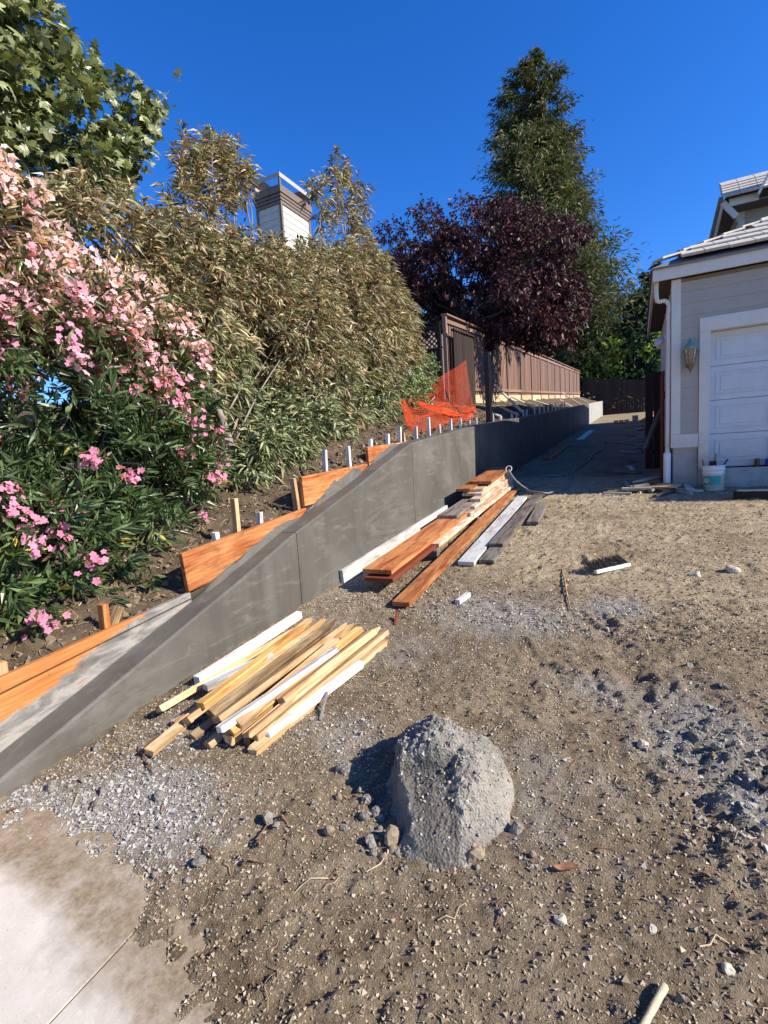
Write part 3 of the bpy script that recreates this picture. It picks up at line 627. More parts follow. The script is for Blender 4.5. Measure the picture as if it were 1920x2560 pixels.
# gravel: far too many to count
def gravel(name, n, xr, yr, smin, smax, pw, pal, seed, label, wfun=None):
    g = np.random.default_rng(seed)
    x = g.uniform(*xr, n); y = yr[0] + (yr[1] - yr[0]) * g.random(n) ** 1.5
    keep = (y > yb(x) - .02 - .5 * g.random(n) ** 4) & (x < .35 + .22 * y) & (x > -2.6)
    if wfun is not None: keep &= g.random(n) < wfun(x, y)
    x, y = x[keep], y[keep]; n = len(x)
    s = smin + (smax - smin) * g.random(n) ** pw
    B = np.array([[1, 0, 0], [-1, 0, 0], [0, 1, 0], [0, -1, 0], [0, 0, 1], [0, 0, -1.]]); Fo = np.array([[0, 2, 4], [2, 1, 4], [1, 3, 4], [3, 0, 4], [2, 0, 5], [1, 2, 5], [3, 1, 5], [0, 3, 5]])
    q = g.normal(size=(n, 4)); q /= np.linalg.norm(q, axis=1)[:, None]; w, a, b, c = q.T
    R = np.stack([np.stack([1-2*(b*b+c*c), 2*(a*b-c*w), 2*(a*c+b*w)], -1), np.stack([2*(a*b+c*w), 1-2*(a*a+c*c), 2*(b*c-a*w)], -1), np.stack([2*(a*c-b*w), 2*(b*c+a*w), 1-2*(a*a+b*b)], -1)], 1)
    if smax < .0165:
        B = np.array([[1, 1, 1], [1, -1, -1], [-1, 1, -1], [-1, -1, 1.]]) * .72; Fo = np.array([[0, 1, 2], [0, 3, 1], [0, 2, 3], [1, 3, 2]])
    nv = len(B)
    L = B[None] * g.uniform(.6, 1.15, (n, nv, 1)) * g.uniform(.6, 1.2, (n, 1, 3)) + g.normal(0, .12, (n, nv, 3))
    V = np.einsum('nij,nkj->nki', R, L) * s[:, None, None]; V[:, :, 2] *= .8
    V += np.stack([x, y, gh(x, y) + s * .25], -1)[:, None]
    pal = np.array(pal); c0 = pal[g.integers(0, len(pal), n)]; cm = np.clip(cement(x, y) * 1.2, 0, 1)[:, None] * (g.random((n, 1)) < .8)
    c0 = c0 * (1 - cm) + np.array([.38, .36, .325]) * cm; c0 = c0 * g.uniform(.75, 1.2, (n, 1))
    F = (np.arange(n)[:, None, None] * nv + Fo[None]).reshape(-1, 3)
    me = npmesh(name, V.reshape(-1, 3), [F], np.repeat(c0, nv, 0)); return tag(link(name, me, None, M['peb']), label, 'gravel', None, 'stuff')
PAL = [(.33, .25, .155), (.38, .29, .185), (.26, .195, .12), (.44, .35, .23), (.21, .155, .095), (.35, .27, .17), (.50, .41, .28)]
PALW = [(.55, .50, .42), (.62, .58, .5), (.40, .37, .32), (.5, .42, .28), (.36, .28, .18)]
gravel('gravel', 100000, (-2.6, 1.2), (.5, 4.2), .0022, .0085, 2.9, PAL, 11, 'fine brown crumbs of soil and gravel strewn over the ground')
gravel('gravel', 2600, (-2.6, 1.6), (.5, 6.5), .003, .010, 3, PALW, 12, 'scattered pale pebbles lying on the soil')
gravel('gravel', 30000, (-2.6, 1.9), (3.4, 9.2), .003, .015, 3.2, PAL + [(.14, .10, .065), (.16, .12, .08)], 15, 'brown crumbs and small clods strewn over the packed drive')
gravel('gravel', 26000, (-2.6, -1.1), (.7, 2.4), .003, .013, 3, [(.36, .34, .30), (.44, .42, .37), (.30, .28, .25)], 13, 'grey concrete crumbs along the low end of the wall', lambda x, y: np.clip(cement(x, y) * 1.3 - .25, 0, 1))
gravel('gravel', 12000, (-.4, 1.0), (1.2, 3.2), .004, .016, 2.8, [(.22, .17, .115), (.32, .29, .24), (.28, .2, .125)], 14, 'coarse clods and crumbs in the churned patch', lambda x, y: np.exp(-((x - .38) / .3) ** 2 - ((y - 2.1) / .5) ** 2))
g = np.random.default_rng(18); n = 26000; x = -2.9 - 2.2 * g.random(n) ** 1.4; y = .4 + 13.5 * g.random(n) ** 1.2; s_ = .004 + .03 * g.random(n) ** 5
V, F, C = octas(np.stack([x, y, bank(x, y) + s_ * .2], -1), s_, pal_pick_([(.13, .095, .06), (.18, .135, .085), (.09, .065, .042), (.22, .165, .105)], n, g), g)
tag(link('earth_crumbs', npmesh('earth_crumbs', V, [F], C), None, M['peb']), 'dark crumbly clods covering the earth bank', 'earth', None, 'stuff')
# twigs, roots and bark strips
def litter(name, n, xr, yr, L, r, pal, seed, label, hf=gh, kind='stuff'):
    g = np.random.default_rng(seed); mb = MB()
    for k in range(n):
        x, y = g.uniform(*xr), yr[0] + (yr[1] - yr[0]) * g.random() ** 1.3
        if hf is gh and (y < yb(np.array(x)) or x > .3 + .2 * y): continue
        a = g.random() * 6.28; l = L * (.4 + g.random()); P = []; b = a
        for s in np.linspace(0, 1, 5): P.append((x + l * s * math.cos(b), y + l * s * math.sin(b))); b += g.normal(0, .25)
        P = np.array(P); z = hf(P[:, 0], P[:, 1]) + r * 1.2 + .012 * np.sin(np.linspace(0, 3.1, 5)) * g.random()
        mb.tube(np.c_[P, z], r * (.5 + g.random()) * np.linspace(1, .4, 5), 4, np.array(pal[g.integers(len(pal))]) * g.uniform(.7, 1.2))
    return tag(mb.build(name, M['peb']), label, 'litter', None, kind)
litter('twig_litter', 420, (-2.4, 1.2), (.8, 7.5), .10, .0022, [(.30, .20, .11), (.22, .10, .06), (.42, .33, .2)], 21, 'thin dry twigs and roots scattered on the soil')
litter('leaf_litter', 1900, (-4.6, -2.95), (.6, 11), .07, .003, [(.42, .31, .18), (.30, .2, .1), (.5, .4, .25), (.2, .14, .08)], 22, 'dry leaves and twigs littering the earth bank', bank)
M['barkstrip'] = plain('bark_strip', (.24, .125, .075), .9, .4, 60, .6)
BARK = [((530, 1985), (590, 1955), .006), ((665, 2035), (725, 2065), .008), ((500, 2120), (545, 2160), .008), ((605, 2170), (665, 2165), .007), ((655, 2130), (668, 2050), .005), ((350, 1870), (380, 1945), .006), ((20, 2035), (40, 2025), .01), ((1530, 1610), (1610, 1585), .005), ((1400, 1425), (1432, 1530), .012)]
for k, (a, b, r) in enumerate(BARK):
    p0, p1 = G(*a, .0), G(*b, .0); u = np.linspace(0, 1, 9)[:, None]; P = p0 + (p1 - p0) * u; P[:, 0] += .015 * np.sin(u[:, 0] * 3 + k); P[:, 2] = gh(P[:, 0], P[:, 1]) + r * .8 + .012 * np.sin(np.pi * u[:, 0])
    V, F = tube_np(P, r * .62 * np.sin(np.pi * (.12 + .76 * u[:, 0])) ** .6 * (1 + .5 * fbm(u[:, 0] * 9 + k, u[:, 0], 2, k)), 5); V[:, :2] += .004 * fbm(V[:, :1] * 60, V[:, 1:2] * 60, 2, k); tag(link('bark_strip', npmesh('bark_strip', V, [F], smooth=True), None, M['barkstrip'] if k != 8 else M['dirtystake']), 'curled reddish bark strip lying on the soil' if k != 8 else 'muddy stick lying on the soil near the broom head', 'bark' if k != 8 else 'stick', 'bark strips on the soil' if k != 8 else None)
p0, p1 = G(1662, 2465, .02), G(1600, 2590, .02); u = np.linspace(0, 1, 10)[:, None]; P = p0 + (p1 - p0) * u; P[:, 2] = np.linspace(gh(p0[0], p0[1]), gh(p1[0], p1[1]), 10) + .016
V, F = tube_np(P, .0105 - .002 * u[:, 0] + .0007 * np.sin(u[:, 0] * 17), 8); M['stick'] = plain('pale_stick', (.52, .42, .27), .8, .2, 30, .4); tag(link('stick', npmesh('stick', V, [F], smooth=True), None, M['stick']), 'smooth pale broken stick lying in loose gravel', 'stick')
# dead leaf
p = G(1415, 2185, 0); us = np.linspace(-1, 1, 9); vs = np.linspace(-1, 1, 5); U, W = np.meshgrid(us, vs); wd = .014 * (1 - np.abs(U) ** 2.2)
Vl = np.stack([.042 * U, W * wd, .012 + .012 * W ** 2 + .006 * np.sin(U * 3)], -1).reshape(-1, 3); idx = np.arange(45).reshape(5, 9); Fl = np.stack([idx[:-1, :-1], idx[:-1, 1:], idx[1:, 1:], idx[1:, :-1]], -1).reshape(-1, 4)
o = link('dead_leaf', npmesh('dead_leaf', Vl, [Fl], smooth=True), None, M['handle']); o.location = (p[0], p[1], float(gh(p[0], p[1]))); o.rotation_euler = (0, 0, .35); tag(o, 'curled brown dead leaf on the soil by a pale rock', 'leaf')
# broom head
b0, b1 = G(1486, 1440, .0), G(1571, 1412, .0); ba = (b1 - b0); L = np.linalg.norm(ba); rz = math.atan2(ba[1], ba[0])
br = empty('broom_head', (b0[0], b0[1], SL * b0[1] + .02), 'push broom head without handle lying bristles up on the soil', 'broom', rz=rz)
bm = bmesh.new(); box_bm(bm, (0, -.03, 0), (L, .012, .032), .006); hd = bm_obj('block', bm, M['white'], br)
mb = MB(); g = np.random.default_rng(3)
for k in range(420):
    x = g.uniform(.005, L - .005); y = g.uniform(-.015, .02); P0 = np.array([x, y, .03]); P1 = P0 + np.array([g.normal(0, .012), .095 + g.normal(0, .015), .055 + g.normal(0, .012)])
    mb.tube(np.stack([P0, (P0 + P1) / 2 + g.normal(0, .004, 3), P1]), .0016, 3)
q = mb.build('bristles', M['bristle'], br); q['kind'] = 'stuff'

# ------------------------------------------------------------------ the house with the garage
YF = 9.1
house = empty('house', (.48, YF, 0), 'grey sided house with a white garage door and flat tiled roof', 'house')
hi = house.matrix_world.copy(); house.location = (0, 0, 0)
def hb(name, lo, hi, mat, parent=house, bev=.003): return box(name, lo, hi, mat, parent, bev)
ZB, ZE = 1.43, 3.985
hb('wall', (.51, YF + .02, 1.40), (.86, YF + .2, ZE), M['siding'], bev=0)
hb('wall', (.86, YF + .02, 3.2), (9, YF + .2, ZE), M['siding'], bev=0)
hb('wall', (.51, YF + .2, 1.40), (.7, 13.5, ZE), M['siding'], bev=0)
hb('wall', (6.0, YF + .02, 1.0), (9, YF + .2, 3.2), M['siding'], bev=0)
hb('foundation', (.505, YF + .03, .5), (.842, YF + .25, 1.43), M['found'], bev=.01)
hb('foundation', (.842, YF - .03, .5), (6.3, YF + .5, 1.085), M['found'], bev=.01)
hb('foundation', (.50, YF + .25, .5), (.7, 13.5, 1.6), M['found'])
hb('corner_trim', (.475, YF - .012, 1.642), (.602, YF + .02, ZE), M['trim'])
hb('corner_trim', (.475, YF + .02, 1.642), (.51, YF + .14, ZE), M['trim'])
hb('base_trim', (.472, YF - .014, 1.43), (.842, YF + .02, 1.64), M['trim'])
def siding_me(x0, x1, h=.178, t=.016):
    V = np.array([(x0, -.004, h), (x0, -t, 0), (x0, 0.004, 0), (x0, .004, h), (x1, -.004, h), (x1, -t, 0), (x1, .004, 0), (x1, .004, h)], float)
    return npmesh('siding_board', V, [np.array([[0, 1, 5, 4], [1, 2, 6, 5], [3, 0, 4, 7], [2, 3, 7, 6], [0, 3, 2, 1], [4, 5, 6, 7]])])
s1, s2 = siding_me(.604, .842), siding_me(.604, 9.0)
s1.materials.append(M['siding']); s2.materials.append(M['siding'])
z = 1.645; k = 0
while z < 3.95:
    o = bpy.data.objects.new('siding_board', s1 if z + .178 < 3.37 else s2); COL.objects.link(o); o.parent = house; o.location = (0, YF + .015, z)
    if z + .178 > ZE: o.scale = (1, 1, (ZE - z) / .178)
    z += .178
# garage door opening
hb('door_casing', (.845, YF - .02, 1.09), (.985, YF + .03, 3.155), M['trim']); hb('door_casing', (.845, YF - .021, 3.157), (6.0, YF + .03, 3.36), M['trim']); hb('door_casing', (5.86, YF - .02, 1.09), (6.0, YF + .03, 3.155), M['trim'])
hb('door_jamb', (.965, YF + .03, 1.09), (.987, YF + .2, 3.2), M['trim']); hb('door_jamb', (.965, YF + .03, 3.158), (5.88, YF + .2, 3.2), M['trim'])
gd = empty('garage_door'); gd.parent = house
secz = np.linspace(1.10, 3.157, 5)
for i in range(4):
    s = box('door_section', (.99, YF + .14, secz[i] + .003), (5.855, YF + .18, secz[i + 1] - .003), M['door'], gd, .004)
    for j in range(6):
        x0 = 1.075 + j * .8; h0, h1 = secz[i] + .085, secz[i + 1] - .085
        for nm, lo, hi_, in (('panel_moulding', (x0, YF + .129, h1 - .022), (x0 + .68, YF + .141, h1)), ('panel_moulding', (x0, YF + .129, h0), (x0 + .68, YF + .141, h0 + .022)), ('panel_moulding', (x0, YF + .1292, h0 + .022), (x0 + .022, YF + .141, h1 - .022)), ('panel_moulding', (x0 + .658, YF + .1292, h0 + .022), (x0 + .68, YF + .141, h1 - .022))):
            if j < 2: box(nm, lo, hi_, M['door'], s, .004)
        if j < 2: box('raised_panel', (x0 + .06, YF + .132, h0 + .06), (x0 + .62, YF + .141, h1 - .06), M['door'], s, .006)
hb('door_seal', (.99, YF + .135, 1.086), (5.855, YF + .17, 1.10), M['black'], bev=0)
# eaves
hb('fascia', (.222, 8.98, 3.985), (9.4, 9.02, 4.17), M['trim']); hb('fascia', (.22, 9.021, 3.985), (.26, 13.6, 4.17), M['trim'])
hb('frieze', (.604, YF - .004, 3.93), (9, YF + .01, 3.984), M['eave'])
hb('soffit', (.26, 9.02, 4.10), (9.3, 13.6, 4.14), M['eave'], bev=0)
mb = MB(); dsx = .42
mb.tube(spline([(.275, 9.12, 4.06), (.275, 9.12, 3.78), (.285, 9.125, 3.72), (.40, 9.14, 3.71), (.435, 9.14, 3.67), (.437, 9.14, 3.5), (.435, 9.14, 2.5), (.43, 9.14, 1.35)], 60), .034, 8)
mb.build('downspout', M['trim'], house, True)
hb('drain_pipe', (.375, 9.08, .72), (.475, 9.18, 1.38), M['plastic'], bev=.03)
# battens of the side wall
for y in np.arange(9.5, 13.4, .45): hb('side_batten', (.485, y, 1.45), (.511, y + .09, ZE), M['trim'])
# roof: hip at the front, tiles built where they show
PIT = .5
roof = empty('roof'); roof.parent = house
x0, y0, zr = .19, 8.95, 4.175
xr, yr = 4.6, 13.6; hgt = (4.6 - .19) * PIT
Vr = np.array([(x0, y0, zr), (9.4, y0, zr), (x0 + 4.4, y0 + 4.4, zr + 2.2), (9.4, y0 + 4.4, zr + 2.2), (x0, 13.65, zr), (x0 + 4.4, 13.65, zr + 2.2), (x0, y0, zr - .03), (9.4, y0, zr - .03), (x0, 13.65, zr - .03)]) 
link('roof_deck', npmesh('roof_deck', Vr, [np.array([[0, 1, 3, 2], [0, 6, 7, 1]]), np.array([[0, 2, 5], [0, 5, 4]])]), roof, M['tiledark'])
nrm = 1 / math.hypot(1, PIT); TL, TWD, TT = .36, .30, .042
tm = bmesh.new(); box_bm(tm, (.003, -TL, 0), (TWD - .003, .03, TT), .004); tme = bpy.data.meshes.new('roof_tile'); tm.to_mesh(tme); tm.free(); tme.materials.append(M['tile'])
g = np.random.default_rng(9)
for r in range(8):
    u = .04 + r * .335                                  # distance up the slope (plan)
    for c in range(26):
        x = x0 + .1 + c * TWD - (.15 if r % 2 else 0)
        if x < x0 + u + .16 or x > 6.4 or (r > 3 and x > 5): continue
        o = bpy.data.objects.new('roof_tile', tme); COL.objects.link(o); o.parent = roof
        o.location = (x, y0 + u + .3, zr + (u + .3) * PIT + .012 + .03); o.rotation_euler = (math.atan(PIT) - .07 + g.normal(0, .006), 0, g.normal(0, .004)); 
cap = bmesh.new(); box_bm(cap, (-.1, -.46, 0), (.1, .03, .03), .006)
for v in cap.verts: v.co.z -= .45 * abs(v.co.x)
cme = bpy.data.meshes.new('hip_tile'); cap.to_mesh(cme); cap.free(); cme.materials.append(M['tile'])
for k in range(12):
    s = .40 + k * .29; o = bpy.data.objects.new('hip_tile', cme); COL.objects.link(o); o.parent = roof
    o.location = (x0 + s, y0 + s, zr + s * PIT + .085); d = Vector((1, 1, PIT)).normalized()
    o.rotation_euler = (math.atan(PIT / 1.414) - .06, 0, -math.pi / 4)
# upper storey
up_ = empty('upper_storey'); up_.parent = house
UX, UY = 1.93, 13.6
box('wall', (UX, UY, 4.3), (9.2, 33, 6.70), M['siding'], up_, 0)
box('wall', (1.2, 13.55, 1.3), (9.2, 33, 4.6), M['siding'], up_, 0)
box('corner_trim', (UX - .02, UY - .02, 4.4), (UX + .13, UY + .1, 6.68), M['trim'], up_)
for k in range(11):
    z = 4.75 + k * .178; o = bpy.data.objects.new('siding_board', s2); COL.objects.link(o); o.parent = up_; o.location = (UX - .47, UY - .005, z); o.scale = (.9, 1, 1)
ft = PY(1825, 490, 13.1); 
box('fascia', (1.72, 13.1, 6.32), (2.22, 13.14, 6.47), M['trim'], up_)
# upper roof: front eave, ridge running to the right, rake on its end
er, ez, rx0 = 13.05, 6.46, 1.62
rz_ = 6.46 + .9 * .5
Vr = np.array([(rx0, er, ez), (9.4, er, ez), (9.4, er + .75, ez + .56), (rx0 + .4, er + .75, ez + .56), (rx0, 33.5, ez), (rx0 + .4, 33.5, ez + .56), (9.4, 33.5, ez + .56)]); 
link('roof_deck', npmesh('roof_deck', Vr, [np.array([[0, 1, 2, 3], [0, 3, 5, 4]]), np.array([[3, 2, 6]]), np.array([[3, 6, 5]])]), up_, M['tiledark'])
for r in range(5):
    u = -.12 + r * .145
    for c in range(8):
        x = rx0 + .02 + c * TWD + .06 * u
        o = bpy.data.objects.new('roof_tile', tme); COL.objects.link(o); o.parent = up_; o.location = (x - .05, er + u + .3, ez + (u + .3) * .75 + .035); o.rotation_euler = (math.atan(.75) - .10, 0, 0)
beam('rake_board', (1.60, 13.08, 6.42), (1.50, 14.2, 5.65), .04, .14, M['trim'], up_); beam('rake_board', (1.60, 13.08, 6.42), (1.86, 13.2, 6.12), .04, .12, M['trim'], up_); beam('bracket', (1.62, 13.5, 5.6), (1.9, 13.5, 6.1), .07, .07, M['eave'], up_)
beam('verge_tiles', (1.57, 13.05, 6.50), (1.44, 14.2, 5.70), .07, .10, M['tiledark'], up_)
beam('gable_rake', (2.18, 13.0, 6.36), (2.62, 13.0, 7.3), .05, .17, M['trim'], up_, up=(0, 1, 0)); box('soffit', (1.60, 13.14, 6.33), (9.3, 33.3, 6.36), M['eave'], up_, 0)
box('window_frame', (1.905, 13.9, 5.3), (1.93, 14.8, 6.1), M['trim'], up_); box('window_pane', (1.895, 13.97, 5.37), (1.915, 14.73, 6.03), M['pane'], up_)
# two-storey wing of the house, out of frame beyond the garage door
wing = empty('house_wing'); wing.parent = house
box('wall', (9.3, 8.95, .5), (15, 14, 6.4), M['siding'], wing, 0); box('soffit', (8.6, 8.33, 6.35), (15.4, 14.4, 6.45), M['eave'], wing, .01)
Vr = np.array([(8.55, 8.3, 6.46), (15.5, 8.3, 6.46), (15.5, 14.5, 6.46), (8.55, 14.5, 6.46), (11.5, 11.4, 7.9), (12.5, 11.4, 7.9)]); link('roof_deck', npmesh('roof_deck', Vr, [np.array([[0, 1, 5, 4], [2, 3, 4, 5]]), np.array([[1, 2, 5], [3, 0, 4]])]), wing, M['tile'])

# wall lantern
wl = empty('wall_lantern', (.72, YF - .0, 2.55), 'green capped wall lantern beside the garage door', 'lantern')
def lathe(name, prof, mat, parent, k=12, off=(0, 0, 0)):
    prof = np.array(prof, float); n = len(prof); a = np.arange(k) / k * 2 * np.pi
    V = np.stack([prof[:, 0][:, None] * np.cos(a), prof[:, 0][:, None] * np.sin(a), np.repeat(prof[:, 1][:, None], k, 1)], -1).reshape(-1, 3) + np.array(off)
    i = np.arange(n - 1)[:, None] * k; j = np.arange(k)[None]; j2 = (j + 1) % k
    return link(name, npmesh(name, V, [np.stack([i + j, i + j2, i + k + j2, i + k + j], -1).reshape(-1, 4)], smooth=True), parent, mat)
lo_ = (0, -.13, 0)
lathe('cap', [(.0, .52), (.02, .50), (.03, .46), (.06, .43), (.10, .37), (.105, .345), (.0, .345)], M['verdigris'], wl, 8, lo_)
lathe('glass', [(.085, .345), (.05, .12), (.0, .12)], M['glass'], wl, 6, lo_); lathe('base', [(.055, .12), (.045, .09), (.02, .06), (.012, .02), (.0, 0)], M['brass'], wl, 8, lo_)
for a in np.arange(6) / 6 * 2 * np.pi: beam('glass_bar', (.088 * math.cos(a), -.13 + .088 * math.sin(a), .345), (.052 * math.cos(a), -.13 + .052 * math.sin(a), .12), .008, .008, M['brass'], None, bev=0).parent = wl
box('wall_plate', (-.05, -.012, .1), (.05, .0, .4), M['brass'], wl, .01); mb = MB(); mb.tube(spline([(0, 0, .2), (0, -.05, .12), (0, -.1, .04), (0, -.13, .05)], 14), .009, 6); mb.build('arm', M['brass'], wl, True)
# twin floodlight under the side eave
fl = empty('flood_light', (.43, 10.3, 3.35), 'twin white floodlight under the garage side eave', 'floodlight')
box('mount', (0, -.05, -.05), (.08, .05, .05), M['plastic'], fl, .01)
for s in (-1, 1):
    o = lathe('lamp_head', [(.0, .0), (.035, .0), (.04, .05), (.065, .13), (.06, .14), (.0, .12)], M['plastic'], fl, 12); o.location = (-.02, .06 * s, .0 + .03 * s); o.rotation_euler = (0, -2.2, .4 * s)

# bucket with tools
bk = G(1783, 1226, 0)
bu = empty('bucket', (bk[0], bk[1], SL * bk[1] + .005), 'white plastic bucket with a teal label, full of brushes', 'bucket')
lathe('body', [(.0, .0), (.125, .0), (.13, .01), (.14, .25), (.146, .255), (.146, .27), (.142, .275), (.142, .30), (.150, .305), (.150, .325), (.146, .33), (.146, .36), (.152, .365), (.152, .375), (.142, .375), (.135, .02), (.0, .02)], M['plastic'], bu, 28)
a = np.linspace(-2.7, -.95, 16); zz = np.array([.09, .22]); V = np.stack([np.stack([(.1316 + .04 * z + .0018) * np.cos(a), (.1316 + .04 * z + .0018) * np.sin(a), np.full(16, z)], -1) for z in zz]).reshape(-1, 3)
i = np.arange(15); link('label_band', npmesh('label_band', V, [np.stack([i, i + 1, i + 17, i + 16], -1)], smooth=True), bu, M['teal'])
aa = np.linspace(0, 2 * np.pi, 20, endpoint=False); an = -2.35 + .27 * np.cos(aa); zo = .155 + .038 * np.sin(aa); rr = .1316 + .04 * zo + .0035
link('label_oval', npmesh('label_oval', np.stack([rr * np.cos(an), rr * np.sin(an), zo], -1), [np.arange(20)[None]]), bu, M['creamprint'])
mb = MB(); a = np.linspace(0, np.pi, 16); mb.tube(np.stack([.155 * np.cos(a) + 0, -.155 * np.sin(a) * .45 - .02, .33 - .13 * np.sin(a)], -1), .003, 5); mb.build('bail', M['rod'], bu, True)
for nm, x, y, h, lx, ly, m, w in (('tool_handle', -.09, .02, .47, -.05, .02, M['handle'], .03), ('paint_brush', .0, -.03, .50, .01, 0, M['handle'], .035), ('paint_brush', .06, .03, .46, .12, .02, M['blue'], .035), ('trowel', .01, .06, .55, .03, .0, M['rod'], .025)):
    beam(nm, (x, y, .2), (x + lx, y + ly, h), w, .02, m, None).parent = bu
box('brush_head', (-.06, -.08, .33), (.03, -.02, .44), M['black'], bu, .01)
# ledge items
cn = PY(1893, 1166, 9.14); cz = 1.087
o = lathe('drink_can', [(.0, .0), (.03, .0), (.033, .008), (.033, .11), (.027, .122), (.0, .122)], M['can'], None, 16); o.location = (cn[0], 9.15, cz); tag(o, 'brown drink can standing on the slab edge before the garage door', 'can')
o = box('blue_tool_box', (1.70, 9.09, cz), (1.86, 9.19, cz + .12), M['blue'], None, .02); tag(o, 'small dark blue case on the slab edge before the garage door', 'case')
bp = G(1838, 1250, 0)
tag(beam('timber_beam', (bp[0], bp[1] + .1, SL * 8 + .055), (bp[0] + 2.2, bp[1] + .0, SL * 8 + .06), .18, .13, M['fencedark']), 'dark heavy timber lying before the garage', 'timber')
tag(beam('timber_batten', (bp[0] + .02, bp[1] + .03, SL * 8 + .135), (bp[0] + 2.2, bp[1] - .07, SL * 8 + .14), .06, .022, M['brace']), 'pale batten lying on the dark timber', 'batten')
# scrap wood pile
SCR = [((20, 1595), (105, 1600), .02, .05), ((120, 1500), (660, 1390), .10, .07), ((165, 1625), (330, 1560), .02, .05), ((350, 1665), (610, 1585), .03, .06), ((690, 1470), (760, 1590), .07, .09), ((560, 1440), (740, 1445), .08, .07), ((500, 1490), (600, 1520), .06, .06), ((610, 1600), (780, 1635), .03, .05), ((720, 1480), (900, 1540), .05, .04), ((60, 1490), (120, 1570), .05, .06), ((30, 1500), (75, 1590), .04, .05), ((380, 1560), (500, 1600), .04, .07), ((230, 1520), (300, 1540), .05, .06), ((780, 1600), (920, 1600), .03, .04), ((450, 1530), (640, 1560), .05, .06), ((300, 1600), (420, 1560), .05, .05)]
for k, (a, b, dz, w) in enumerate(SCR):
    p0, p1 = G(1560 + a[0] / 4.608, 880 + a[1] / 4.608, dz), G(1560 + b[0] / 4.608, 880 + b[1] / 4.608, dz)
    tag(beam('wood_scrap', p0, p1, w * 1.25, .04, [M['greywood'], M['brace'], M['stake']][k % 3], up=(RNG.normal(0, .3), 0, 1)), 'offcut in the scrap wood pile by the garage corner', 'scrap', 'scrap wood by the garage corner')
for k in range(20):
    x, y = -.35 + 1.15 * RNG.random(), 8.55 + .5 * RNG.random(); a = RNG.normal(.3, .7); l = .12 + .2 * RNG.random(); z = SL * y + .03 + .10 * RNG.random() * math.exp(-((x - .2) / .35) ** 2)
    tag(beam('wood_scrap', (x - l * math.cos(a), y - l * math.sin(a) * .6, z), (x + l * math.cos(a), y + l * math.sin(a) * .6, z + RNG.normal(0, .02)), .05 + .05 * RNG.random(), .03, [M['greywood'], M['brace'], M['stake'], M['dirtystake']][k % 4], up=(RNG.normal(0, .4), 0, 1)), 'offcut in the scrap wood pile by the garage corner', 'scrap', 'scrap wood by the garage corner')
for k in range(14):
    y = 10 + k * 1.3 + RNG.random(); x = -.15 + .35 * RNG.random(); a = RNG.random() * 3; tag(beam('wood_scrap', (x, y, SL * y + .03), (x + .5 * math.cos(a), y + .7 * math.sin(a), SL * y + .05 + .06 * RNG.random()), .09, .03, [M['greywood'], M['brace']][k % 2]), 'offcut lying in the shaded side passage', 'scrap', 'scrap wood in the side passage')
rg = G(1395, 1192, 0); us, vs = np.meshgrid(np.linspace(-1, 1, 22), np.linspace(-1, 1, 10)); Vr = np.stack([us * .2, vs * .09 + .04 * np.sin(us * 3), .02 + .03 * np.abs(fbm(us * 3, vs * 2, 3, 2))], -1).reshape(-1, 3); idx = np.arange(220).reshape(10, 22)
o = link('rag', npmesh('rag', Vr, [np.stack([idx[:-1, :-1], idx[:-1, 1:], idx[1:, 1:], idx[1:, :-1]], -1).reshape(-1, 4)], smooth=True), None, M['rag']); o.location = (rg[0], rg[1], SL * rg[1] + .01); tag(o, 'crumpled pale blue rag on the shaded ground by the hose', 'rag')
tag(beam('leaning_pole', PY(1608, 1130, 10.6), PY(1652, 1025, 11.2), .07, .07, M['greywood']), 'weathered pole leaning towards the side gate', 'pole')
# side gate: reddish boards
gt = empty('side_gate', (.40, 9.35, .75), 'red brown board gate standing open beside the garage downspout', 'gate')
for k in range(4): box('gate_board', (-.045, -.05 + k * .15, .0), (-.02, .095 + k * .15, 1.9), M['redwood'], gt)
box('gate_rail', (-.02, -.05, .3), (.015, .55, .4), M['redwood'], gt); box('gate_rail', (-.02, -.05, 1.5), (.015, .55, 1.6), M['redwood'], gt)
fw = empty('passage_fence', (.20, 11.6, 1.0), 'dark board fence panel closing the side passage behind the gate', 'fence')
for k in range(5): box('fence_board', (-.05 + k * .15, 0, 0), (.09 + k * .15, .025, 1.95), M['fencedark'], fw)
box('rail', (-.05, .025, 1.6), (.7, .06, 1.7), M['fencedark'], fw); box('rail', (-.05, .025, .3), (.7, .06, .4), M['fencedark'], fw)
# far end of the passage
fb = G(1588, 1056, 0); o = lathe('paint_bucket', [(.0, 0), (.14, 0), (.15, .36), (.157, .365), (.157, .385), (.0, .385)], M['plastic'], None, 18); o.location = (fb[0], fb[1], SL * fb[1]); tag(o, 'white bucket standing in the sunlit end of the passage', 'bucket')
for k in range(9):
    q = G(1552, 1060, 0); x, y, z = q[0] - .35 + (k % 3) * .26, q[1] + (k // 6) * .15, SL * q[1] + .05 + ((k // 3) % 2) * .09
    tag(box('brick', (x, y, z), (x + .23, y + .11, z + .08), M['brick'], None, .006), 'pale red brick in the low stack at the passage end', 'brick', 'bricks stacked at the passage end')
for k in range(5):
    x = .2 + k * .28; tag(beam('plank', (x, 31 + k * .4, SL * 31 + .05 + .02 * k), (x + .9, 36 + k * .3, SL * 36 + .3), .24, .04, [M['orange'], M['brace']][k % 2]), 'plank leaning on debris at the sunlit passage end', 'plank', 'planks at the passage end')

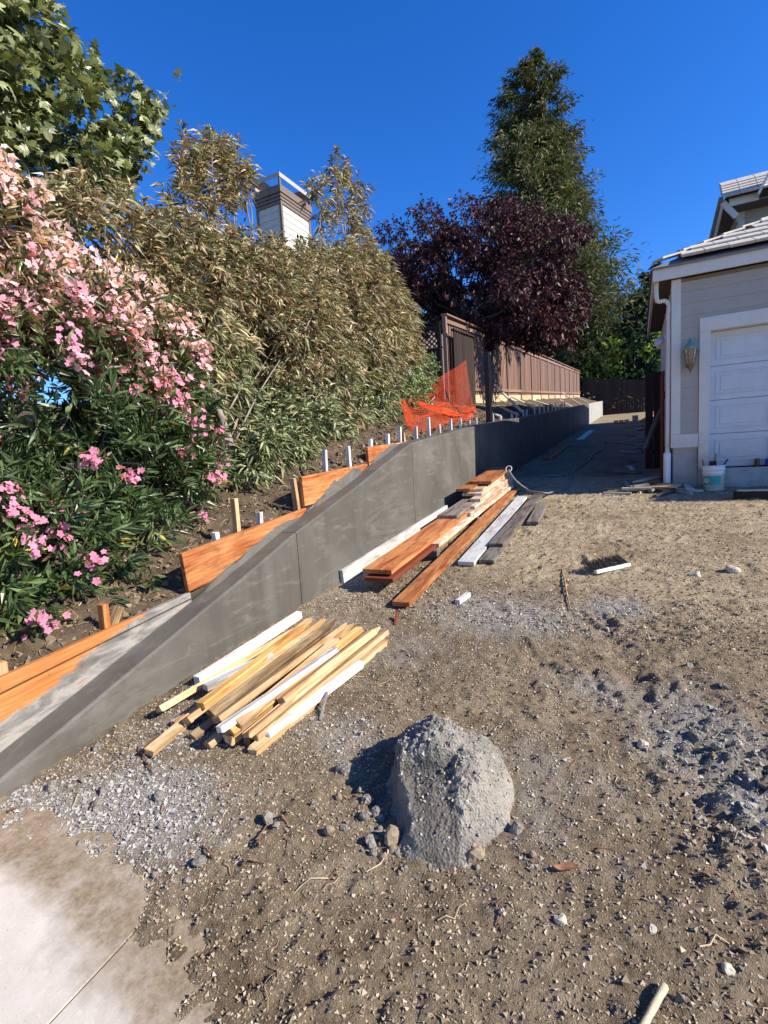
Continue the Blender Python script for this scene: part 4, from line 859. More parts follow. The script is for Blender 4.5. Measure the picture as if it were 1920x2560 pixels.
# ------------------------------------------------------------------ side fence
FX = -4.37
def fbase(y): return 3.075 + (y - 14.5) * .083
fence = empty('board_fence', (0, 0, 0), 'tall brown board and batten fence climbing above the wall', 'fence')
posts = [12.35] + [14.15 + k * 2.44 for k in range(14)]
pk = bmesh.new(); box_bm(pk, (0, -.075, 0), (.02, .075, 1.0), .002); pkm = bpy.data.meshes.new('picket'); pk.to_mesh(pkm); pk.free(); pkm.materials.append(M['fence'])
bt = bmesh.new(); box_bm(bt, (0, -.028, 0), (.022, .028, 1.0), .002); btm = bpy.data.meshes.new('batten'); bt.to_mesh(btm); bt.free(); btm.materials.append(M['fence'])
HF = 2.12
npk = 0
for k in range(len(posts) - 1):
    y0, y1 = posts[k], posts[k + 1]; zb0, zb1 = fbase(y0), fbase(y1); s = (zb1 - zb0) / (y1 - y0)
    box('post', (FX - .03, y0 - .05, zb0 - .6), (FX + .07, y0 + .05, zb0 + HF + .02), M['fence'], fence, .004)
    beam('cap_rail', (FX + .03, y0 - .05, zb0 + HF + .045), (FX + .03, y1 - .05, zb1 + HF + .045), .17, .04, M['fence'], fence)
    beam('top_rail', (FX + .055, y0 + .05, zb0 + HF - .10), (FX + .055, y1 - .05, zb1 + HF - .10), .035, .10, M['fence'], fence)
    beam('bottom_rail', (FX + .055, y0 + .05, zb0 + .33), (FX + .055, y1 - .05, zb1 + .33), .04, .10, M['fence'], fence)
    beam('kickboard', (FX + .012, y0 + .05, zb0 + .03), (FX + .012, y1 - .05, zb1 + .03), .04, .30, M['kick'], fence)
    n = int(round((y1 - y0 - .1) / .205))
    for j in range(n):
        yy = y0 + .05 + (j + .5) * (y1 - y0 - .1) / n; zb = fbase(yy)
        o = bpy.data.objects.new('picket', pkm); COL.objects.link(o); o.parent = fence; o.location = (FX + RNG.normal(0, .002), yy, zb + .19); o.scale = (1.3, .9, HF - .20); npk += 1
        if y0 < 33:
            o = bpy.data.objects.new('batten', btm); COL.objects.link(o); o.parent = fence; o.location = (FX - .05, yy + .102, zb + .19); o.scale = (1, 1.6, HF - .22)
# dark board gate leaning in front of the fence end
dg = empty('dark_gate', (-4.15, 12.35, fbase(12.4)), 'near black board gate standing before the end of the tall fence', 'gate')
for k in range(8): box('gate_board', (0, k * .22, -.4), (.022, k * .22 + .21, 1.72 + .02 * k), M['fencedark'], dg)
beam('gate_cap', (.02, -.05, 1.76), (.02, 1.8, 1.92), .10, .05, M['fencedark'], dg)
# lattice topped fence running away from the gate
lf = empty('lattice_fence', (-4.45, 12.3, 0), 'dark fence with a lattice top behind the shrubs', 'fence')
zl = 2.95
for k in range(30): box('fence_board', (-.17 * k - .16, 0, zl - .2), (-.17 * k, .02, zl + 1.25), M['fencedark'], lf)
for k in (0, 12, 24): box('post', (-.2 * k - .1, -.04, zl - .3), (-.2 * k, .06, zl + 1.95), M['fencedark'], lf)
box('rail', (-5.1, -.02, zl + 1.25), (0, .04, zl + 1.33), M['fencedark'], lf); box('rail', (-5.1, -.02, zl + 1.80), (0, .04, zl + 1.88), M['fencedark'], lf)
for k in range(-4, 38):
    for s in (-1, 1):
        xa, xb = -k * .135, -k * .135 - .5; za, zb_ = (zl + 1.33, zl + 1.80) if s > 0 else (zl + 1.80, zl + 1.33)
        if xa > 0: 
            f = (0 - xa) / (xb - xa); za = za + (zb_ - za) * f; xa = 0
        o = beam('lattice_strip', (xa, .005 * s, za), (xb, .005 * s, zb_), .008, .035, M['fencedark'], None, up=(0, 0, 1), bev=0); o.parent = lf
# far cross fence
cf = empty('cross_fence', (0, 0, 0), 'dark shaded fence crossing the far end of the passage', 'fence')
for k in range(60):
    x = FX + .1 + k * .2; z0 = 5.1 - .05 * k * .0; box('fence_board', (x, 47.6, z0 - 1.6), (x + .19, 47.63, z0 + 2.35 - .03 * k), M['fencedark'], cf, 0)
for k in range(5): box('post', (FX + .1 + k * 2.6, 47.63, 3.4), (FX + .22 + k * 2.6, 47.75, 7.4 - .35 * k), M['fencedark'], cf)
# braces
BR = [((1237, 963), (1306, 1030)), ((1228, 1008), (1295, 1037)), ((1194, 1014), (1252, 1043)), ((1402, 981), (1453, 1012)), ((1396, 997), (1430, 1017)), ((1330, 1000), (1387, 1018)), ((1280, 992), (1340, 1022)), ((1434, 990), (1470, 1006))]
for a, b in BR:
    tag(beam('timber_brace', PX(*a, -4.28), PX(*b, -2.98), .075, .045, M['brace']), 'pale timber brace running from the fence foot to the wall top', 'brace', 'braces between fence and wall')
for k in range(10):
    y = 12 + RNG.random() * 16; x = -3.1 - RNG.random(); z = float(bank(x, y)); tag(beam('wood_scrap', (x, y, z + .03), (x + .25, y + .5, z + .02), .09, .04, M['greywood']), 'offcut lying on the bank above the wall', 'scrap', 'scrap wood on the bank')

q_ = PX(1480, 990, -3.6); V, F = rock_np((0, 0, 0), .32, 33, 3, .5, 1.1); o = link('tan_sack', npmesh('tan_sack', V, [F], smooth=True), None, M['kick']); o.location = q_; tag(o, 'crumpled tan sack lying on the bank before the fence end', 'sack')
# ------------------------------------------------------------------ orange safety netting
def net(name, C, nu, nv, label, wr, seed, r=.0045, slack=None):
    C = np.array(C, float)                                # TL, TR, BR, BL
    u, v = np.meshgrid(np.linspace(0, 1, nu), np.linspace(0, 1, nv)); u_, v_ = u[..., None], v[..., None]
    P = (C[0] * (1 - u_) + C[1] * u_) * (1 - v_) + (C[3] * (1 - u_) + C[2] * u_) * v_
    n = np.cross(C[1] - C[0], C[3] - C[0]); n /= np.linalg.norm(n)
    P = P + n * (wr * (fbm(u * 4, v * 3, 3, seed) * 2 + .4 * np.sin(u * 9 + v * 4)))[..., None]; P[..., 2] += wr * .6 * fbm(u * 5 + 3, v * 4, 2, seed + 9)
    if slack is not None: P = slack(P, u, v)
    mb = MB()
    for i in range(nv): mb.tube(P[i], r, 4)
    for j in range(nu): mb.tube(P[:, j], r, 4)
    return tag(mb.build(name, M['net']), label, 'netting', 'orange netting on the bank')
net('safety_netting', [PX(1035, 988, -3.95), PX(1164, 900, -4.1), PX(1184, 1022, -3.75), PX(1012, 1004, -3.75)], 62, 26, 'upright sheet of orange safety netting tied to the dark gate', .05, 3, .0024)
def lie(P, u, v):
    P[..., 2] = np.maximum(P[..., 2], bank(P[..., 0], P[..., 1]) + .03); return P
net('safety_netting', [PX(1000, 1000, -3.75), PX(1186, 1016, -3.75), PX(1180, 1050, -3.15), PX(1032, 1092, -3.05)], 64, 30, 'crumpled orange safety netting lying on the bank', .16, 5, .0028, lie)
net('safety_netting', [PX(1000, 1003, -3.7), PX(1012, 1000, -3.7), PX(1050, 1085, -3.05), PX(1030, 1095, -3.05)], 9, 34, 'narrow gathered strip of orange safety netting hanging to the wall', .03, 8, .004)
net('safety_netting', [PX(1015, 1000, -3.7), PX(1090, 1016, -3.6), PX(1165, 1040, -3.4), PX(1120, 1040, -3.35)], 30, 7, 'bunched fold of orange netting across the bank', .05, 9, .006, lie)

# ------------------------------------------------------------------ foliage
def unit(v): return v / (np.linalg.norm(v, axis=-1, keepdims=True) + 1e-9)
def leaves(B, D, L, W, g, fold=.12, droop=.15, col=None, up=None, simple=False):
    """lanceolate leaves: base points, directions, lengths, widths"""
    n = len(B); D = unit(D); r = g.normal(size=(n, 3)) if up is None else up + g.normal(0, .45, (n, 3))
    S = unit(np.cross(D, r)); U = np.cross(S, D); L = np.broadcast_to(L, (n,))[:, None]; W = np.broadcast_to(W, (n,))[:, None]
    drp = np.array([0, 0, -1.]) * droop * L
    m = B + D * L * .45 + drp * .25 - U * W * fold * 2
    l = B + D * L * .45 + S * W * .5 + drp * .25; rr = B + D * L * .45 - S * W * .5 + drp * .25; t = B + D * L + drp
    if simple:
        V = np.stack([B, l, t, rr], 1).reshape(-1, 3); F = (np.arange(n)[:, None, None] * 4 + np.array([[0, 1, 2], [0, 2, 3]])[None]).reshape(-1, 3)
        return V, F, (np.repeat(col, 4, 0) if col is not None else None)
    V = np.stack([B, l, t, rr, m], 1).reshape(-1, 3); F0 = np.array([[0, 4, 1], [1, 4, 2], [0, 3, 4], [3, 2, 4]])
    F = (np.arange(n)[:, None, None] * 5 + F0[None]).reshape(-1, 3)
    return V, F, (np.repeat(col, 5, 0) if col is not None else None)
def pal_pick(pal, n, g, var=.25):
    pal = np.array(pal); return pal[g.integers(0, len(pal), n)] * g.uniform(1 - var, 1 + var, (n, 1))
def sample_blobs(blobs, n, g, inner=.55, hollow=.72, gap=2.6, cutoff=-.09):
    C = np.array([b[0] for b in blobs], float); R = np.array([b[1] for b in blobs], float); w = np.prod(R, 1) ** (2 / 3); out = []; nor = []
    tot = 0
    while tot < n:
        k = g.choice(len(C), n, p=w / w.sum()); d = unit(g.normal(size=(n, 3))); rad = inner + (1 - inner) * g.random(n) ** .45
        p = C[k] + d * R[k] * rad[:, None]
        q = ((p[:, None] - C[None]) / R[None]); q = (q ** 2).sum(-1); q[np.arange(n), k] = 9
        ok = (q.min(1) > hollow ** 2) & (fbm(p[:, 0] * gap + p[:, 2] * .7 * gap, p[:, 1] * gap - p[:, 2] * .9 * gap, 2, 55) > cutoff)
        out.append(p[ok]); nor.append(unit(d / R[k])[ok]); tot += ok.sum()
    return np.concatenate(out)[:n], np.concatenate(nor)[:n]
def shoots(P, N, g, per, L, W, slen, pal, upb=.6, droop=.2, ang=.9, var=.25, colfun=None, simple=False):
    """leafy shoots: whorls of narrow leaves along a short stem"""
    n = len(P); A = unit(N * .7 + np.array([0, 0, upb]) + g.normal(0, .4, (n, 3))); tpos = g.random((n, per)) ** .7
    B = (P[:, None] + A[:, None] * slen * (tpos[..., None] - .3)).reshape(-1, 3); A2 = np.repeat(A, per, 0)
    side = unit(np.cross(A2, g.normal(size=A2.shape))); D = unit(A2 * (1.1 - ang + .8 * tpos.reshape(-1, 1)) + side * ang)
    m = len(B); c = (pal_pick(pal, m, g, var) if colfun is None else colfun(B, m)) * np.repeat(g.uniform(.6, 1.35, n), per)[:, None]
    return (*leaves(B, D, L * g.uniform(.65, 1.15, m), W * g.uniform(.7, 1.2, m), g, droop=droop, col=c, simple=simple), A)
def stems(mb, roots, tips, g, r0=.022, r1=.005, bend=.25):
    for a, b in zip(roots, tips):
        a, b = np.array(a), np.array(b); m1 = a + (b - a) * .35 + g.normal(0, bend * .4, 3) + np.array([0, 0, bend * .5]); m2 = a + (b - a) * .7 + g.normal(0, bend * .4, 3)
        mb.tube(spline([a, m1, m2, b], 10), np.linspace(r0, r1, 10), 5)
def flowers(P, N, g, per, pal, size=.026):
    """clusters of five-petalled flowers"""
    n = len(P); C = (P[:, None] + g.normal(0, .04, (n, per, 3)) + N[:, None] * g.uniform(.0, .06, (n, per, 1))).reshape(-1, 3); A = unit(np.repeat(N, per, 0) + g.normal(0, .55, (n * per, 3))); m = len(C)
    S = unit(np.cross(A, g.normal(size=A.shape))); T = np.cross(A, S); V = []; c0 = np.repeat(pal(P, n), per, 0) * g.uniform(.85, 1.12, (m, 1))
    sz = size * g.uniform(.7, 1.2, (m, 1))
    for k in range(5):
        a = k * 2 * np.pi / 5; d = S * math.cos(a) + T * math.sin(a); e = -S * math.sin(a) + T * math.cos(a)
        V += [C, C + d * sz * .7 + e * sz * .45 + A * sz * .12, C + d * sz * 1.15 + A * sz * .05, C + d * sz * .7 - e * sz * .45 + A * sz * .12]
    V = np.stack(V, 1).reshape(-1, 3); F = (np.arange(m)[:, None, None] * 20 + (np.arange(5)[:, None] * 4 + np.array([0, 1, 2, 3])[None])[None]).reshape(-1, 4)
    return V, F, np.repeat(np.clip(c0, 0, .95), 20, 0)

# pink oleander: (centre, radii)
g = np.random.default_rng(31)
PINK = [((-4.15, 2.35, 2.0), (.85, .85, 1.15)), ((-3.95, 1.35, 1.25), (.8, .8, .95)), ((-4.2, 1.6, 2.85), (.8, .75, .85)), ((-4.5, 1.95, 3.3), (.7, .7, .6)), ((-3.95, 2.75, 1.55), (.65, .65, .8)), ((-4.2, 3.1, 2.35), (.65, .6, .75)), ((-3.75, 2.0, .98), (.6, .75, .55)), ((-4.0, .4, 1.6), (.9, .8, 1.4)), ((-4.4, .3, 2.9), (.8, .9, 1.0)), ((-4.7, 2.9, 2.85), (.65, .65, .6)), ((-3.65, 1.2, .75), (.5, .6, .4)), ((-4.7, 1.5, 1.9), (.9, .9, .9)), ((-5.0, 1.2, 2.0), (.8, 1.2, 1.4)), ((-4.9, 2.6, 2.3), (.7, .8, 1.2)), ((-4.0, 3.25, 1.75), (.55, .5, .6)), ((-5.6, 2.2, 2.3), (.9, 1.4, 1.2)), ((-5.4, .6, 2.2), (.9, 1.0, 1.3))]
ol = empty('oleander', (-4.2, 2.0, 1.0), 'green oleander bush covered in pink flowers at the low end of the wall', 'shrub', 'oleanders on the bank'); ol.location = (0, 0, 0)
P, N = sample_blobs(PINK, 4500, g, .3, .6)
GRN = [(.055, .095, .028), (.075, .12, .038), (.045, .08, .026), (.10, .145, .05), (.12, .155, .06), (.035, .06, .022)]
def pinkleaf(B, m):
    c = pal_pick(GRN, m, g, .3); u = sstep(2.2, 3.4, B[:, 2] + .5 * fbm(B[:, 0] * 2, B[:, 1] * 2 + B[:, 2], 2, 5))[:, None] * (g.random((m, 1)) < .5)
    c = c * (1 - u) + np.array([.26, .20, .075]) * u * g.uniform(.6, 1.2, (m, 1)); k = g.random(m) < .012; c[k] = (.5, .36, .06); return c
V, F, C, A = shoots(P, N, g, 17, .15, .029, .30, GRN, .55, .12, .85, colfun=pinkleaf)
link('crown', npmesh('crown', V, [F], C), ol, M['leaf'])
z = P[:, 2]; pr = np.clip(.085 + .95 * sstep(1.85, 2.75, z), 0, 1) * (N[:, 0] * .6 + N[:, 2] * .5 + .35 > .1); k = g.random(len(P)) < pr
def pinkpal(P_, n):
    u = sstep(2.0, 3.2, P_[:, 2] + g.normal(0, .3, n))[:, None]; return (np.array([.82, .28, .43]) * (1 - u) + np.array([.86, .55, .56]) * u) * g.uniform(.85, 1.1, (n, 1)) + np.array([0, .06, .06]) * g.random((n, 1))
V, F, C = flowers(P[k] + A[k] * .2, unit(A[k] + N[k] * .5), g, 17, pinkpal, .0235); link('blossoms', npmesh('blossoms', V, [F], C), ol, M['petal'])
mb = MB(); t_ = g.choice(len(P), 70, replace=False); rt = np.stack([-4.1 + g.normal(0, .2, 70), np.clip(P[t_, 1], .5, 2.8) * .6 + .8 + g.normal(0, .2, 70), np.full(70, .7)], -1); rt[:, 2] = bank(rt[:, 0], rt[:, 1]) - .05
stems(mb, rt, P[t_], g, .02, .005); mb.build('stems', M['bark'], ol, True)

# dry, bronze oleanders farther along
def dry_bush(label, blobs, n, seed, roots, tops=(), green=.35, per=15, zlo=1.6, zhi=3.6, seedbrown=0):
    g = np.random.default_rng(seed); o = empty('oleander', (0, 0, 0), label, 'shrub', 'oleanders on the bank'); P, N = sample_blobs(blobs, n, g, .42, .68)
    TAN = [(.40, .30, .155), (.30, .22, .11), (.54, .44, .28), (.18, .13, .065), (.36, .31, .155), (.24, .15, .08)]; OLV = [(.16, .19, .07), (.25, .275, .12), (.09, .115, .045), (.38, .39, .22), (.30, .33, .16)]
    def cf(B, m):
        u = sstep(zlo, zhi, B[:, 2] + 1.1 * fbm(B[:, 0] * 1.6, B[:, 1] * 1.6 + B[:, 2] * 1.1, 3, seed) * 2); a = pal_pick(TAN, m, g, .35); b = pal_pick(OLV, m, g, .3); pick = (g.random(m) < (.10 + .68 * u))[:, None]; return np.where(pick, a, b)
    V, F, C, A = shoots(P, N, g, per, .165, .033, .32, TAN, .35, .55, .75, colfun=cf); mb = MB(); mb.add(V, F, C)
    for (px, py, x, r) in tops:                                 # leafy clumps standing above the crown
        c0 = PX(px, py, x); d_ = unit(g.normal(size=(13, 3))); Pq = c0 + d_ * r * np.array([.8, .8, 1.2]) * g.random((13, 1)) ** .5
        V, F, C, _ = shoots(Pq, d_ * .5 + np.array([0, 0, .6]), g, 15, .17, .033, .26, TAN, .5, .6, .75, colfun=cf); mb.add(V, F, C)
    mb.build('crown', M['dryleaf'], o)
    mb = MB(); nst = 26 if n > 600 else 10; t_ = g.choice(len(P), nst, replace=False); rts = np.array(roots)[g.integers(0, len(roots), nst)] + g.normal(0, .06, (nst, 3)); stems(mb, rts, P[t_], g, .018 if n > 600 else .008, .004, .12 if n > 600 else .04)
    for (px, py, x, r) in tops:
        c0 = PX(px, py, x); b0 = c0 - np.array([0, 0, 1.0]) + g.normal(0, .12, 3); mb.tube(spline([b0, (b0 + c0) / 2 + g.normal(0, .05, 3), c0], 8), np.linspace(.014, .005, 8), 4)
    mb.build('stems', M['bark'], o, True); return o
def rootz(x, y): return (x, y, float(bank(x, y)) - .05)
dry_bush('tall bronze oleander with leggy top shoots beside the pink one', [((-4.75, 4.1, 2.6), (.8, .8, 1.2)), ((-4.9, 4.4, 3.6), (.75, .8, .8)), ((-4.5, 4.5, 1.75), (.6, .7, .7)), ((-4.7, 5.2, 3.3), (.8, .8, 1.2)), ((-4.9, 4.9, 3.9), (.6, .6, .55)), ((-5.0, 3.6, 3.9), (.55, .6, .6))], 2800, 41, [rootz(-4.0, 4.0), rootz(-4.1, 4.5), rootz(-4.2, 4.9)], [(q[0], q[1], -4.85, .17) for q in ((455, 400), (470, 450), (450, 500), (500, 470), (500, 420), (545, 390), (570, 400), (600, 430), (560, 450), (595, 480), (540, 500), (612, 455), (575, 520), (430, 540), (520, 540), (530, 370))], zlo=1.9, zhi=3.5)
dry_bush('broad drying oleander in the middle of the row', [((-4.4, 5.9, 2.7), (.85, .95, 1.2)), ((-4.65, 6.0, 3.7), (.85, .95, .9)), ((-4.1, 5.4, 1.9), (.6, .7, .6)), ((-4.5, 7.2, 3.2), (.8, .9, 1.2)), ((-4.65, 7.4, 4.15), (.8, .9, .9)), ((-4.0, 6.3, 2.2), (.5, .7, .6))], 3100, 42, [rootz(-3.8, 5.5), rootz(-4.0, 6.2)], [(q[0], q[1], -4.75, .2) for q in ((790, 480), (810, 520), (850, 450), (880, 470), (840, 490), (900, 500), (870, 530), (905, 540), (820, 560), (840, 430), (885, 570))], zlo=1.8, zhi=3.7)
dry_bush('drying oleander nearest to the orange netting', [((-4.5, 8.2, 3.4), (.75, .85, 1.2)), ((-4.65, 8.3, 4.5), (.75, .8, .85)), ((-4.6, 9.0, 4.1), (.7, .8, .9)), ((-4.3, 7.6, 2.5), (.6, .7, .7)), ((-4.4, 9.4, 3.3), (.55, .6, .7))], 2300, 43, [rootz(-4.0, 7.8), rootz(-4.1, 8.4)], [(q[0], q[1], -4.7, .2) for q in ((930, 640), (965, 700), (890, 600), (985, 740), (1005, 790), (915, 620), (1020, 830), (950, 670))], zlo=2.4, zhi=3.9)
dry_bush('low green oleander sprouts above the short white stakes', [((-3.75, 4.5, 1.62), (.38, .6, .32)), ((-3.7, 5.2, 1.9), (.35, .5, .35)), ((-3.85, 3.9, 1.5), (.3, .35, .3))], 520, 44, [rootz(-3.7, 4.5), rootz(-3.7, 5.1)], zlo=2.6, zhi=4.5)
# big leaning trunk between the oleanders
tk = empty('bare_oleander', (0, 0, 0), 'bare leaning oleander trunk between the pink and the bronze bush', 'shrub', 'oleanders on the bank')
mb = MB(); g = np.random.default_rng(4)
mb.tube(spline([PX(580, 1120, -3.55), PX(560, 1060, -3.75), PX(535, 990, -4.0), PX(520, 900, -4.3)], 16), np.linspace(.038, .024, 16), 8); mb.build('trunk', M['bark'], tk, True)
mb = MB()
for q in (((556, 1060), (540, 960)), ((585, 1110), (700, 900)), ((560, 1050), (650, 850)), ((750, 950), (790, 740)), ((745, 1000), (740, 850)), ((760, 830), (800, 760))):
    mb.tube(spline([PX(*q[0], -3.85), (PX(*q[0], -3.85) + PX(*q[1], -3.95)) / 2 + g.normal(0, .05, 3), PX(*q[1], -3.9)], 10), np.linspace(.013, .006, 10), 6)
mb.build('branch', M['bark'], tk, True)
# glossy hedge shrub
hg = empty('hedge_shrub', (0, 0, 0), 'glossy pale green broadleaf shrub beside the orange netting', 'shrub'); g = np.random.default_rng(51)
P, N = sample_blobs([((-4.25, 9.7, 3.25), (.45, .75, .55)), ((-4.1, 9.2, 2.85), (.45, .6, .45)), ((-4.3, 10.4, 3.35), (.4, .5, .45)), ((-3.95, 8.5, 2.65), (.4, .5, .45))], 650, g, .5)
V, F, C, A = shoots(P, N, g, 12, .075, .034, .16, [(.10, .17, .05), (.16, .23, .08), (.07, .12, .035), (.30, .36, .18), (.22, .28, .11)], .4, .15, .9); link('crown', npmesh('crown', V, [F], C), hg, M['leaf'])
mb = MB(); t_ = g.choice(len(P), 24); stems(mb, np.array([rootz(-3.95, 9.3)] * 24), P[t_], g, .02, .004); mb.build('stems', M['bark'], hg, True)

# sycamore reaching in from beyond the pink oleander
sy = empty('sycamore_tree', (0, 0, 0), 'sycamore with lobed green leaves reaching over the pink oleander', 'tree'); g = np.random.default_rng(61)
SX = -6.6
mb = MB(); base = np.array([-8.2, 2.0, 1.2]); fork = np.array([-8.0, 2.2, 4.2])
mb.tube(spline([base, base + (fork - base) * .5 + (.1, 0, 0), fork], 10), np.linspace(.22, .15, 10), 9)
tips = [((330, 480), SX), ((400, 270), SX), ((390, 330), SX), ((170, 170), SX), ((40, 60), SX), ((280, 330), SX), ((330, 300), SX), ((230, 400), SX), ((220, 480), SX), ((60, 200), SX), ((360, 400), SX), ((255, 540), SX + .2), ((20, 20), SX - .5), ((150, 300), SX - .4), ((-150, 100), SX), ((-300, 400), SX), ((-200, -300), SX), ((-120, -220), SX - .5), ((-500, 200), SX + .5)]
br_pts = []
for (q, x) in tips:
    e = PX(*q, x) if q[0] > -400 else np.array([-6.5, 1.0, 6.5]); m1 = fork + (e - fork) * .4 + np.array([0, 0, .5]) + g.normal(0, .12, 3); Q = spline([fork, m1, fork + (e - fork) * .75 + g.normal(0, .12, 3), e], 16); mb.tube(Q, np.linspace(.07, .008, 16), 6); br_pts.append(Q[7:])
    for _ in range(4):
        s = Q[g.integers(8, 15)]; e2 = s + g.normal(0, .22, 3) + (e - fork) * .06; q2 = spline([s, (s + e2) / 2 + g.normal(0, .05, 3), e2], 7); mb.tube(q2, np.linspace(.014, .004, 7), 4); br_pts.append(q2[2:])
mb.build('trunk', M['bark'], sy, True)
Bp = np.concatenate(br_pts); SB = [(PX(px, py, -6.3 + g.normal() * .15), np.array([r, r, r])) for px, py, r in [(50, 130, .75), (150, 220, .6), (30, 260, .55), (240, 240, .42), (320, 250, .36), (360, 280, .3), (290, 340, .38), (340, 380, .28), (260, 420, .34), (230, 480, .3), (290, 470, .24), (385, 275, .18), (40, 20, .5), (180, 150, .35), (110, 330, .3), (360, 320, .25), (310, 430, .22), (200, 540, .25), (-150, 100, .9), (-120, 350, .8), (-350, 200, 1.0), (-100, -150, .9)]]
n = 7000; B1, _ = sample_blobs(SB, 5400, g, .1, .0, 3.0, -.12); B = np.concatenate([B1, Bp[g.integers(0, len(Bp), 1600)] + g.normal(0, .10, (1600, 3))]); A = unit(g.normal(0, .5, (n, 3)) + np.array([.35, -.15, .55])); S = unit(np.cross(A, g.normal(size=A.shape))); T = np.cross(A, S)
ang = np.radians([-90, -62, -48, -20, -2, 22, 40, 66, 90, 114, 140, 158, 182, 200, 228, 242]); rad = np.array([.25, .55, .38, .85, .45, .95, .5, .8, 1.1, .8, .5, .95, .45, .85, .38, .55]); sz = g.uniform(.06, .12, (n, 1, 1))
V = B[:, None] + sz * (rad[None, :, None] * (np.cos(ang)[None, :, None] * S[:, None] + np.sin(ang)[None, :, None] * T[:, None]) + (rad ** 2 * -.22)[None, :, None] * A[:, None])
V = np.concatenate([B[:, None], V], 1).reshape(-1, 3); kk = np.arange(16); F0 = np.stack([np.zeros(16, int), 1 + kk, 1 + (kk + 1) % 16], -1); F = (np.arange(n)[:, None, None] * 17 + F0[None]).reshape(-1, 3)
C = pal_pick([(.15, .175, .055), (.23, .25, .09), (.11, .135, .04), (.31, .32, .15), (.075, .095, .03)], n, g, .25); link('crown', npmesh('crown', V, [F], np.repeat(C, 17, 0)), sy, M['leaf'])

# purple plum
pl = empty('plum_tree', (0, 0, 0), 'dark purple leaved plum tree leaning over the brown fence', 'tree'); g = np.random.default_rng(71)
PB = []
for (px, py, rx, rz2, y) in [(1215, 600, 1.3, 1.1, 16.5), (1110, 680, 1.4, 1.2, 16.5), (1010, 700, 1.1, 1.0, 16.5), (1290, 690, 1.4, 1.2, 16.5), (1370, 730, 1.15, 1.0, 17), (1300, 770, 1.3, .9, 16), (1180, 760, 1.5, .9, 16.5), (1040, 780, 1.2, .8, 17), (1420, 770, .7, .5, 17), (1175, 555, .7, .55, 16.5), (1250, 550, .7, .5, 16.8), (1090, 590, .55, .35, 16.2), (1370, 830, .9, .45, 16.5)]:
    PB.append((PY(px, py, y), (rx, 1.25, rz2)))
PB += [(PY(*(950 + 500 * g.random(), 530 + 320 * g.random()), 15.5 + 2.5 * g.random()), (.35 + .3 * g.random(), .5, .25 + .2 * g.random())) for _ in range(26)]; PB = [b for b in PB if b[0][2] > 4.6] + [(np.array(c), (.5, .6, .35)) for c in ((-3.0, 14.6, 6.1), (-3.2, 15.6, 5.9), (-2.9, 17.4, 6.3), (-3.1, 19.3, 6.4), (-3.3, 16.4, 5.9), (-3.0, 21.0, 6.7))]
P, N = sample_blobs(PB, 4000, g, .35, .55); V, F, C, A = shoots(P, N, g, 12, .14, .07, .42, [(.05, .014, .018), (.075, .022, .026), (.032, .010, .013), (.10, .034, .036), (.06, .017, .021)], .1, .5, .9, .35, simple=True)
link('crown', npmesh('crown', V, [F], C), pl, M['dryleaf'])
mb = MB(); rb = np.array([-5.6, 17.0, 3.6]); fk = np.array([-5.3, 16.8, 5.2]); mb.tube(spline([rb, (rb + fk) / 2 + (.1, 0, 0), fk], 8), np.linspace(.16, .12, 8), 8); t_ = g.choice(len(P), 60); stems(mb, np.tile(fk, (60, 1)), P[t_], g, .05, .01, .4); mb.build('trunk', M['darkbark'], pl, True)

# conifers
def conifer(name, label, base, H, R, n, pal, seed, z0=.12, group=None, L=.55, W=.10, shape=.9, bark='darkbark', lean=0):
    g = np.random.default_rng(seed); o = empty(name, (0, 0, 0), label, 'tree', group); base = np.array(base, float)
    nb = max(60, int(n / 90)); tt = z0 + (1 - z0) * (1 - np.sqrt(1 - g.random(nb) * .999)) ** .93; az = g.random(nb) * 2 * np.pi
    rr = R * (1 - tt) ** shape * (.58 + .60 * g.random(nb) ** 1.4) * (1 + .22 * np.sin(az * 2 + tt * 9)) + .12 * R * (1 - tt)
    per = n // nb; u = g.random((nb, per)) ** .5; d = np.stack([np.cos(az), np.sin(az), np.zeros(nb)], -1)
    sag = (-.10 - .25 * (1 - tt)) 
    rise = (u * sag[:, None] + .55 * u ** 2 * .5) * rr[:, None]
    Pb = base + np.stack([np.zeros((nb, per)), np.zeros((nb, per)), tt[:, None] * H + rise], -1) + d[:, None] * (u * rr[:, None])[..., None] + g.normal(0, 1, (nb, per, 3)) * (.05 + .10 * u * rr[:, None] * .7)[..., None] * np.array([1, 1, .55])
    Pb[..., 0] += lean * (Pb[..., 2] - base[2])
    Pf = Pb.reshape(-1, 3); D = unit(np.repeat(d, per, 0) * .7 + g.normal(0, .55, (len(Pf), 3)) + np.array([0, 0, -.05])); brc = np.repeat(g.uniform(.65, 1.3, nb), per)[:, None]
    C = pal_pick(pal, len(Pf), g, .3) * brc; V, F, C = leaves(Pf, D, L * g.uniform(.5, 1.1, len(Pf)), W * g.uniform(.7, 1.3, len(Pf)), g, .2, .25, C, None, True); link('crown', npmesh('crown', V, [F], C), o, M['needle'])
    mb = MB(); mb.tube(np.linspace(base, base + (lean * H * .97, 0, H * .97), 12), np.linspace(.022 * H, .01, 12), 8)
    for k in range(0, nb, max(1, nb // 160)): mb.tube(np.stack([base + (lean * tt[k] * H, 0, tt[k] * H), base + (lean * tt[k] * H, 0, tt[k] * H + sag[k] * rr[k] * .4) + d[k] * rr[k] * .55]), [.05, .02], 4)
    mb.build('trunk', M[bark], o, True); return o
GC = [(.065, .095, .04), (.09, .12, .05), (.13, .14, .055), (.05, .075, .035), (.17, .15, .06), (.16, .12, .06)]
rbx = PY(1392, 900, 54); H_ = PY(1312, 138, 54)[2] - 5.0
